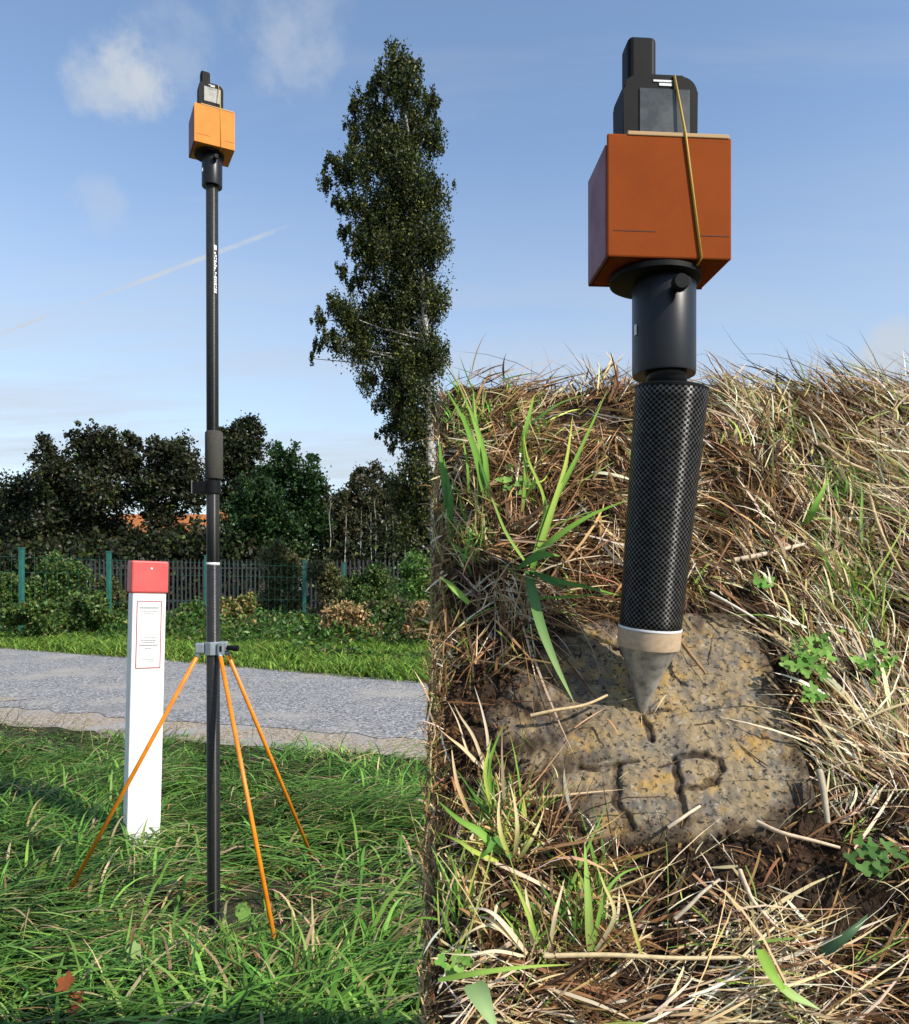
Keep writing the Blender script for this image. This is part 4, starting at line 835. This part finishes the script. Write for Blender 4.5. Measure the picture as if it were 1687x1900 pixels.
def ribbon(name, pts, w, col, tip, parent, m=None, fold=.25, twist=0.0):
    """a real leaf blade: folded along its midrib, tapering to a point"""
    L = smooth_line([on_bank(q[0], q[1], q[2] * 1.5 + .010) for q in pts]); n = len(L); V = []; C = []
    wm = w * (.66 if m is M['straw'] else (.85 if w <= 10 else 1.15)) * .57 / F
    for i, p in enumerate(L):
        t = i / (n - 1); tg = (L[min(i + 1, n - 1)] - L[max(i - 1, 0)]).normalized(); sd = tg.cross(Matrix.Rotation(twist * t, 3, tg) @ Nn).normalized(); nm = sd.cross(tg)
        ww = wm * .5 * min(1, .6 + 2.2 * t) * max(.03, 1 - t ** 1.9)
        V += [p - sd * ww + nm * ww * fold, p, p + sd * ww + nm * ww * fold]
        c = np.array(col) * (1 - t) + np.array(tip) * t; C += [c, c * 1.18, c]
    Q = []
    for i in range(n - 1):
        for k in range(2): Q.append((i * 3 + k, i * 3 + k + 1, i * 3 + k + 4, i * 3 + k + 3))
    return mesh_np(name, [tuple(v) for v in V], Q, m or M['grass'], np.array(C), parent, True)
G1, G2, G3, YG, ST = (.13, .28, .035), (.24, .42, .07), (.065, .17, .04), (.42, .46, .08), (.66, .52, .32)
def tuft(label, root, bl, cat='grass tuft', name='grass_tuft', mate=None):
    o = empty(name, on_bank(*root)); tag(o, label, cat)
    for pts, w, c, t in bl: ribbon('blade', pts, w, c, t, o, mate, twist=random.uniform(-.5, .5))
    return o
tuft('green grass tuft with broad spreading blades left of the carbon pole', (985, 1060), [
    ([(988, 1055, 0), (1020, 950, .012), (1070, 850, .022), (1128, 722, .03)], 15, G1, G2), ([(990, 1050, 0), (1020, 960, .012), (1050, 860, .02), (1063, 770, .02)], 13, G2, YG),
    ([(985, 1040, 0), (1030, 1000, .014), (1090, 960, .022), (1168, 926, .022)], 17, G2, G1), ([(980, 1060, 0), (1000, 1150, .02), (1030, 1230, .018), (1066, 1305, .004)], 19, G3, (.30, .42, .16)),
    ([(955, 1062, 0), (985, 1040, .014), (1012, 1030, .018), (1040, 1032, .012)], 28, G3, G1), ([(985, 1062, 0), (1040, 1080, .014), (1090, 1090, .016), (1150, 1105, .008)], 13, G3, G1),
    ([(1000, 1110, .004), (1060, 1108, .012), (1100, 1104, .012), (1150, 1102, .006)], 9, G1, G1), ([(985, 1058, 0), (1020, 1080, .014), (1045, 1090, .012), (1068, 1100, .006)], 11, G3, G3),
    ([(1000, 1020, 0), (1010, 930, .01), (980, 850, .014), (972, 800, .012)], 9, G2, YG), ([(980, 1050, 0), (940, 990, .01), (915, 930, .012), (900, 900, .010)], 9, G2, (.25, .30, .08))])
tuft('tall upright green grass tuft at the upper left corner of the bank', (900, 925), [
    ([(902, 925, 0), (885, 850, .012), (860, 780, .02), (828, 722, .022)], 17, G1, G1), ([(900, 925, 0), (895, 840, .012), (880, 780, .016), (856, 726, .02)], 15, G2, G2),
    ([(905, 925, 0), (900, 850, .012), (885, 790, .012), (878, 722, .018)], 12, G1, G2), ([(912, 925, 0), (895, 870, .01), (880, 820, .012), (872, 790, .010)], 8, G3, G1), ([(870, 915, 0), (868, 870, .008), (862, 830, .008), (858, 810, .006)], 8, G1, G2)])
tuft('cluster of green blades rising at the top of the bank', (968, 950), [
    ([(970, 950, 0), (975, 880, .01), (972, 830, .012), (975, 780, .01)], 10, G2, G1), ([(965, 850, 0), (975, 800, .012), (985, 760, .014), (992, 730, .014)], 12, G1, G2),
    ([(955, 815, 0), (1000, 775, .012), (1040, 748, .016), (1090, 730, .016)], 9, G3, G1), ([(972, 930, 0), (990, 900, .01), (1010, 890, .01), (1022, 868, .006)], 8, G2, YG)])
tuft('dark green blades at the far left edge of the bank', (830, 960), [
    ([(838, 965, 0), (825, 900, .008), (818, 850, .01), (816, 820, .01)], 14, G3, G1), ([(836, 965, 0), (836, 920, .008), (828, 880, .008), (824, 850, .006)], 12, G3, G1), ([(870, 1120, 0), (845, 1095, .006), (830, 1080, .006), (815, 1070, .004)], 13, G2, (.28, .38, .08))])
tuft('single wide green blade right of the carbon pole', (1495, 970), [([(1495, 972, 0), (1510, 945, .008), (1525, 915, .012), (1540, 885, .01)], 15, G1, G2), ([(1600, 1010, 0), (1598, 960, .008), (1600, 920, .01), (1596, 890, .008)], 9, (.22, .32, .08), G1)])
tuft('yellow green grass tuft at the lower left of the stone', (945, 1590), [
    ([(945, 1590, 0), (930, 1550, .01), (925, 1510, .012), (928, 1470, .012)], 10, YG, ST), ([(955, 1590, 0), (960, 1540, .01), (955, 1490, .012), (945, 1450, .012)], 9, (.45, .42, .14), ST),
    ([(910, 1470, 0), (908, 1420, .008), (920, 1380, .01), (937, 1340, .008)], 9, G2, G1), ([(912, 1500, 0), (900, 1440, .008), (905, 1400, .01), (912, 1370, .008)], 8, YG, G2), ([(960, 1600, 0), (985, 1560, .008), (1000, 1530, .008), (1010, 1500, .004)], 8, YG, ST),
    ([(930, 1585, 0), (890, 1545, .008), (850, 1520, .01), (812, 1485, .008)], 13, G2, G1), ([(925, 1600, 0), (880, 1580, .008), (850, 1560, .01), (812, 1545, .006)], 10, YG, G2), ([(950, 1592, 0), (920, 1560, .006), (905, 1580, .008), (880, 1600, .004)], 12, G3, G1)])
tuft('pale straw tuft fanning out left of the stone', (905, 1440), [
    ([(905, 1440, 0), (880, 1370, .01), (855, 1330, .012), (842, 1305, .01)], 9, ST, ST), ([(907, 1430, 0), (905, 1370, .01), (895, 1320, .012), (880, 1272, .01)], 9, ST, (.7, .6, .45)), ([(900, 1430, 0), (860, 1390, .008), (835, 1370, .01), (812, 1350, .008)], 11, ST, (.5, .33, .17)),
    ([(870, 1510, 0), (850, 1460, .006), (842, 1420, .008), (838, 1385, .006)], 11, (.42, .25, .10), ST), ([(895, 1425, 0), (870, 1400, .006), (850, 1340, .008), (830, 1300, .006)], 7, ST, ST)], 'straw tuft', 'straw_tuft', M['straw'])
tuft('thin green and straw tuft at the bottom of the bank', (1100, 1765), [
    ([(1095, 1765, 0), (1092, 1690, .01), (1088, 1620, .014), (1085, 1562, .014)], 12, (.30, .38, .10), G2), ([(1100, 1760, 0), (1120, 1670, .01), (1150, 1625, .012), (1195, 1606, .006)], 8, G2, G1), ([(1105, 1765, 0), (1140, 1700, .01), (1120, 1640, .012), (1105, 1600, .01)], 8, ST, YG),
    ([(1190, 1770, 0), (1175, 1720, .008), (1165, 1680, .01), (1150, 1640, .008)], 7, YG, ST), ([(1000, 1760, 0), (985, 1710, .01), (965, 1660, .012), (945, 1625, .01)], 10, G2, YG), ([(1020, 1765, 0), (1030, 1700, .01), (1040, 1660, .01), (1048, 1630, .008)], 8, ST, ST), ([(990, 1765, 0), (985, 1710, .008), (978, 1670, .01), (975, 1645, .008)], 10, ST, ST)])
tuft('bleached bent straw fan at the lower left of the bank', (975, 1770), [
    ([(978, 1770, 0), (935, 1715, .014), (905, 1690, .016), (868, 1684, .008)], 13, ST, (.75, .65, .5)), ([(975, 1768, 0), (935, 1725, .012), (905, 1705, .014), (880, 1700, .006)], 10, (.55, .38, .22), ST), ([(970, 1765, 0), (920, 1720, .010), (880, 1725, .012), (830, 1765, .004)], 9, ST, ST), ([(975, 1775, 0), (920, 1765, .008), (870, 1772, .008), (815, 1768, .004)], 8, ST, (.7, .6, .42))], 'straw tuft', 'straw_tuft', M['straw'])
tuft('long thin green blade lying across the bottom left of the bank', (815, 1818), [([(813, 1819, .006), (890, 1805, .014), (980, 1794, .014), (1060, 1790, .006)], 10, G2, (.30, .40, .08))], 'grass blade', 'grass_leaf')
tuft('broad pale green blade at the bottom left corner of the bank', (880, 1830), [([(879, 1826, .010), (890, 1850, .016), (905, 1880, .018), (925, 1915, .014)], 30, (.24, .36, .14), (.30, .42, .18))], 'grass blade', 'grass_leaf')
tuft('bright bent green blade at the bottom right of the bank', (1410, 1762), [([(1410, 1762, .012), (1430, 1805, .016), (1452, 1835, .014), (1478, 1880, .006)], 17, (.22, .36, .05), G2), ([(1450, 1832, .014), (1475, 1850, .012), (1500, 1862, .01), (1525, 1875, .006)], 13, (.30, .42, .12), (.36, .48, .2))], 'grass blade', 'grass_leaf')
tuft('grey green blade with painted-in shade slanting at the lower right', (1530, 1770), [([(1525, 1770, .004), (1560, 1745, .010), (1590, 1720, .012), (1612, 1695, .006)], 13, (.05, .10, .05), (.08, .15, .07))], 'grass blade', 'grass_leaf')  # blade colour darkened to stand in for shade
STK = [('thick pale stalk lying right of the pole above the stone', [(1362, 1040, .008), (1410, 1030, .010), (1450, 1020, .010), (1492, 1010, .008)], 12, (.72, .58, .40)), ('thin white stalk pointing down to the top edge of the stone', [(1318, 1100, .008), (1345, 1115, .010), (1375, 1132, .010), (1402, 1148, .006)], 7, (.78, .70, .58)),
       ('short grey stick standing at the right corner of the stone', [(1520, 1430, .008), (1527, 1460, .009), (1532, 1495, .009), (1536, 1528, .006)], 13, (.42, .36, .24)), ('long straw stalk below the right corner of the stone', [(1405, 1525, .006), (1450, 1545, .012), (1510, 1560, .012), (1558, 1573, .008)], 8, (.68, .52, .34)),
       ('straw stalk lying across the left part of the stone', [(985, 1328, .006), (1030, 1318, .010), (1085, 1308, .010), (1127, 1290, .007)], 7, (.66, .48, .26)), ('short pale straw lying over the lower edge of the stone', [(1240, 1535, .006), (1260, 1522, .010), (1280, 1508, .010), (1299, 1496, .007)], 7, (.70, .58, .40)),
       ('straight pale straw standing in the soil below the stone', [(1373, 1615, .008), (1385, 1645, .012), (1400, 1675, .012), (1445, 1725, .008)], 8, (.72, .56, .38)), ('slanted grey straw in the shade below the stone', [(1252, 1705, .006), (1280, 1680, .010), (1305, 1655, .010), (1335, 1632, .006)], 7, (.50, .42, .30)),
       ('long horizontal straw near the bottom of the bank', [(1010, 1774, .012), (1130, 1772, .014), (1260, 1778, .014), (1410, 1776, .010)], 8, (.62, .48, .27)), ('thick tan stalk crossing at the upper right of the bank', [(1525, 825, .008), (1560, 850, .012), (1580, 862, .012), (1612, 874, .008)], 12, (.55, .40, .22)),
       ('long tan stalk leaning at the right edge of the bank', [(1610, 900, .008), (1625, 960, .014), (1645, 1010, .014), (1672, 1060, .008)], 9, (.55, .40, .20)), ('short brown stalk lying on the stone beside the steel point', [(1268, 1196, .006), (1282, 1215, .010), (1296, 1232, .010), (1310, 1250, .007)], 8, (.34, .20, .09))]
for lb, pts, w, c in STK:
    bm = bmesh.new(); L = smooth_line([on_bank(q[0], q[1], q[2] + .007) for q in pts], 6); path_tube(bm, L, [w * .57 / F * .5 * (1 - .35 * i / len(L)) for i in range(len(L))], 7)
    o = bm_obj('straw_stalk', bm, mat('stalk straw', c, .65, noise=(tuple(v * .7 for v in c), 200, .4, .65)), None, True); tag(o, lb, 'straw stalk')
def weed(label, c, spread, n, size, pal):
    o = empty('weed_plant', on_bank(*c)); tag(o, label, 'weed')
    for i in range(n):
        px = c[0] + random.gauss(0, spread); py = c[1] + random.gauss(0, spread * .8); q = on_bank(px, py, random.uniform(.010, .026)); s = size * .57 / F * random.uniform(.7, 1.25)
        a = random.uniform(0, 6.28); T = Vector((math.cos(a), 0, 0)) + Up * math.sin(a); T = (T + Nn * random.uniform(-.2, .5)).normalized(); S = T.cross(Nn).normalized(); Nm = S.cross(T)
        V = []; col = []; ctr = q; V.append(tuple(ctr)); k = 15
        for j in range(k):                            # three lobed leaf outline
            t = -math.pi + 2 * math.pi * (j + .5) / k; r = s * (.28 + .52 * abs(math.cos(1.5 * t)) ** 1.5 + .06 * random.random()); p = ctr + T * math.cos(t) * r + S * math.sin(t) * r * .95 + Nm * r * r / s * .35; V.append(tuple(p))
        Q = [(0, 1 + j, 1 + (j + 1) % k) for j in range(k)]; cc = np.array(random.choice(pal)) * random.uniform(.75, 1.25)
        mesh_np('leaf', V, Q, M['grass'], np.tile(cc, (len(V), 1)), o)
    bm = bmesh.new(); b0 = on_bank(c[0], c[1] + spread * .5)
    for i in range(4): path_tube(bm, [b0, on_bank(c[0] + random.gauss(0, spread * .7), c[1] + random.gauss(0, spread * .6), .012)], [.0006, .0004], 4)
    bm_obj('stem', bm, mat('weed stem', (.20, .24, .06), .6), o)
WP = [(.16, .32, .05), (.11, .26, .04), (.22, .38, .08)]
def fine_grass():
    cs = [(935, 1560, 45, 55, 260), (1090, 1700, 40, 50, 90), (960, 830, 60, 60, 150), (880, 1010, 50, 60, 120), (1560, 930, 60, 70, 150), (1600, 1120, 45, 80, 160), (850, 1700, 40, 60, 130), (1010, 1760, 60, 40, 120), (1430, 800, 90, 50, 90), (870, 780, 40, 40, 140)]
    B = []; 
    for cx, cy, rx, ry, n in cs:
        for k in range(n): B.append(on_bank(random.gauss(cx, rx * .6), random.gauss(cy, ry * .6), .002))
    p = np.array([tuple(q) for q in B]); p = p[p[:, 0] > XL + .004]; n = len(p); th = rng.normal(1.7, .55, n); el = rng.uniform(.15, .9, n)
    T = np.cos(th)[:, None] * np.array((1, 0, 0)) + np.sin(th)[:, None] * np.array(Up); d0 = T * np.cos(el)[:, None] + np.array(Nn) * np.sin(el)[:, None]
    bend = rng.normal(0, .18, (n, 3)) - np.array(Nn) * rng.uniform(.1, .5, (n, 1)); c = pick([(.20, .36, .06), (.12, .26, .04), (.42, .42, .11), (.64, .50, .29)], [3, 2.5, 2, 2], n, .22)
    L = np.clip(rng.lognormal(math.log(.030), .4, n), .01, .07); L = np.where(p[:, 0] + L * (d0[:, 0] + bend[:, 0]) < XL - .003, L * .3, L)
    o = blades('fine_green_grass', p, d0, bend, L, rng.uniform(.0010, .0026, n), c, M['grass'], 6, tipcol=c * 1.15); tag(o, 'fine green and yellowing grass blades sprouting through the straw', 'grass', kind='stuff')
fine_grass()
weed('bright green lobed weed at the right edge of the stone', (1500, 1215), 26, 42, 15, WP)
weed('small green weed sprout below the bright weed right of the stone', (1506, 1290), 12, 14, 12, WP)
weed('leafy green weed at the right border above the bright weed', (1625, 1225), 22, 24, 14, WP)
weed('green weed with shade painted into its leaves at the lower right of the bank', (1625, 1585), 22, 20, 15, [(.06, .14, .03), (.09, .19, .04)])  # shade is in the leaf colours, a darker palette than the other weeds
weed('tiny green seedling behind the top corner of the stone', (1420, 1080), 9, 5, 16, WP)
weed('small green weed between the grass tufts at the top of the bank', (957, 895), 14, 14, 14, WP)
weed('tiny green weed at the lower left border of the bank', (840, 1790), 12, 10, 12, WP)

# ------------------------------------------------------------------ odd plants in the meadow
def lobed(label, px, py, size, pal, n, hgt, name='lobed_weed', cat='weed'):
    Y = EYE * F / (py - HY) * .93; c = P(px, py, Y); o = empty(name, (c.x, Y, 0)); tag(o, label, cat)
    for i in range(n):
        ang = random.uniform(0, 6.28) ; s = size * Y / F * random.uniform(.6, 1.1); ctr = c + Vector((random.gauss(0, .018), random.gauss(0, .02), random.uniform(-.03, .02)))
        T = Vector((math.cos(ang), math.sin(ang) * .6 - .25, .30)).normalized(); S = T.cross(Vector((0, -.6, .8))).normalized(); Nm = S.cross(T); V = [tuple(ctr)]; k = 25
        for j in range(k):
            t = -math.pi + 2 * math.pi * (j + .5) / k; r = s * .5 * (.55 + .45 * abs(math.cos(2.5 * t))); V.append(tuple(ctr + T * math.cos(t) * r + S * math.sin(t) * r + Nm * r * r / s * .5))
        cc = np.array(random.choice(pal)); mesh_np('leaf', V, [(0, 1 + j, 1 + (j + 1) % k) for j in range(k)], M['grass'], np.tile(cc, (len(V), 1)), o)
    bm = bmesh.new(); path_tube(bm, [Vector((c.x, Y + .01, 0)), c], [.003, .0015], 5); bm_obj('stem', bm, mat('green stem', (.10, .16, .04), .6), o)
lobed('pale green lobed weed in the grass below the left tripod foot', 232, 1775, 46, [(.24, .34, .12), (.18, .28, .09)], 4, .1)
lobed('rusty brown dock leaf low in the grass at the bottom left', 130, 1848, 40, [(.30, .09, .03), (.22, .06, .025)], 4, .1, 'dock_plant', 'dock')
lobed('small light green weed beside the foot of the pole', 440, 1690, 34, [(.14, .26, .05), (.18, .30, .07)], 4, .1)
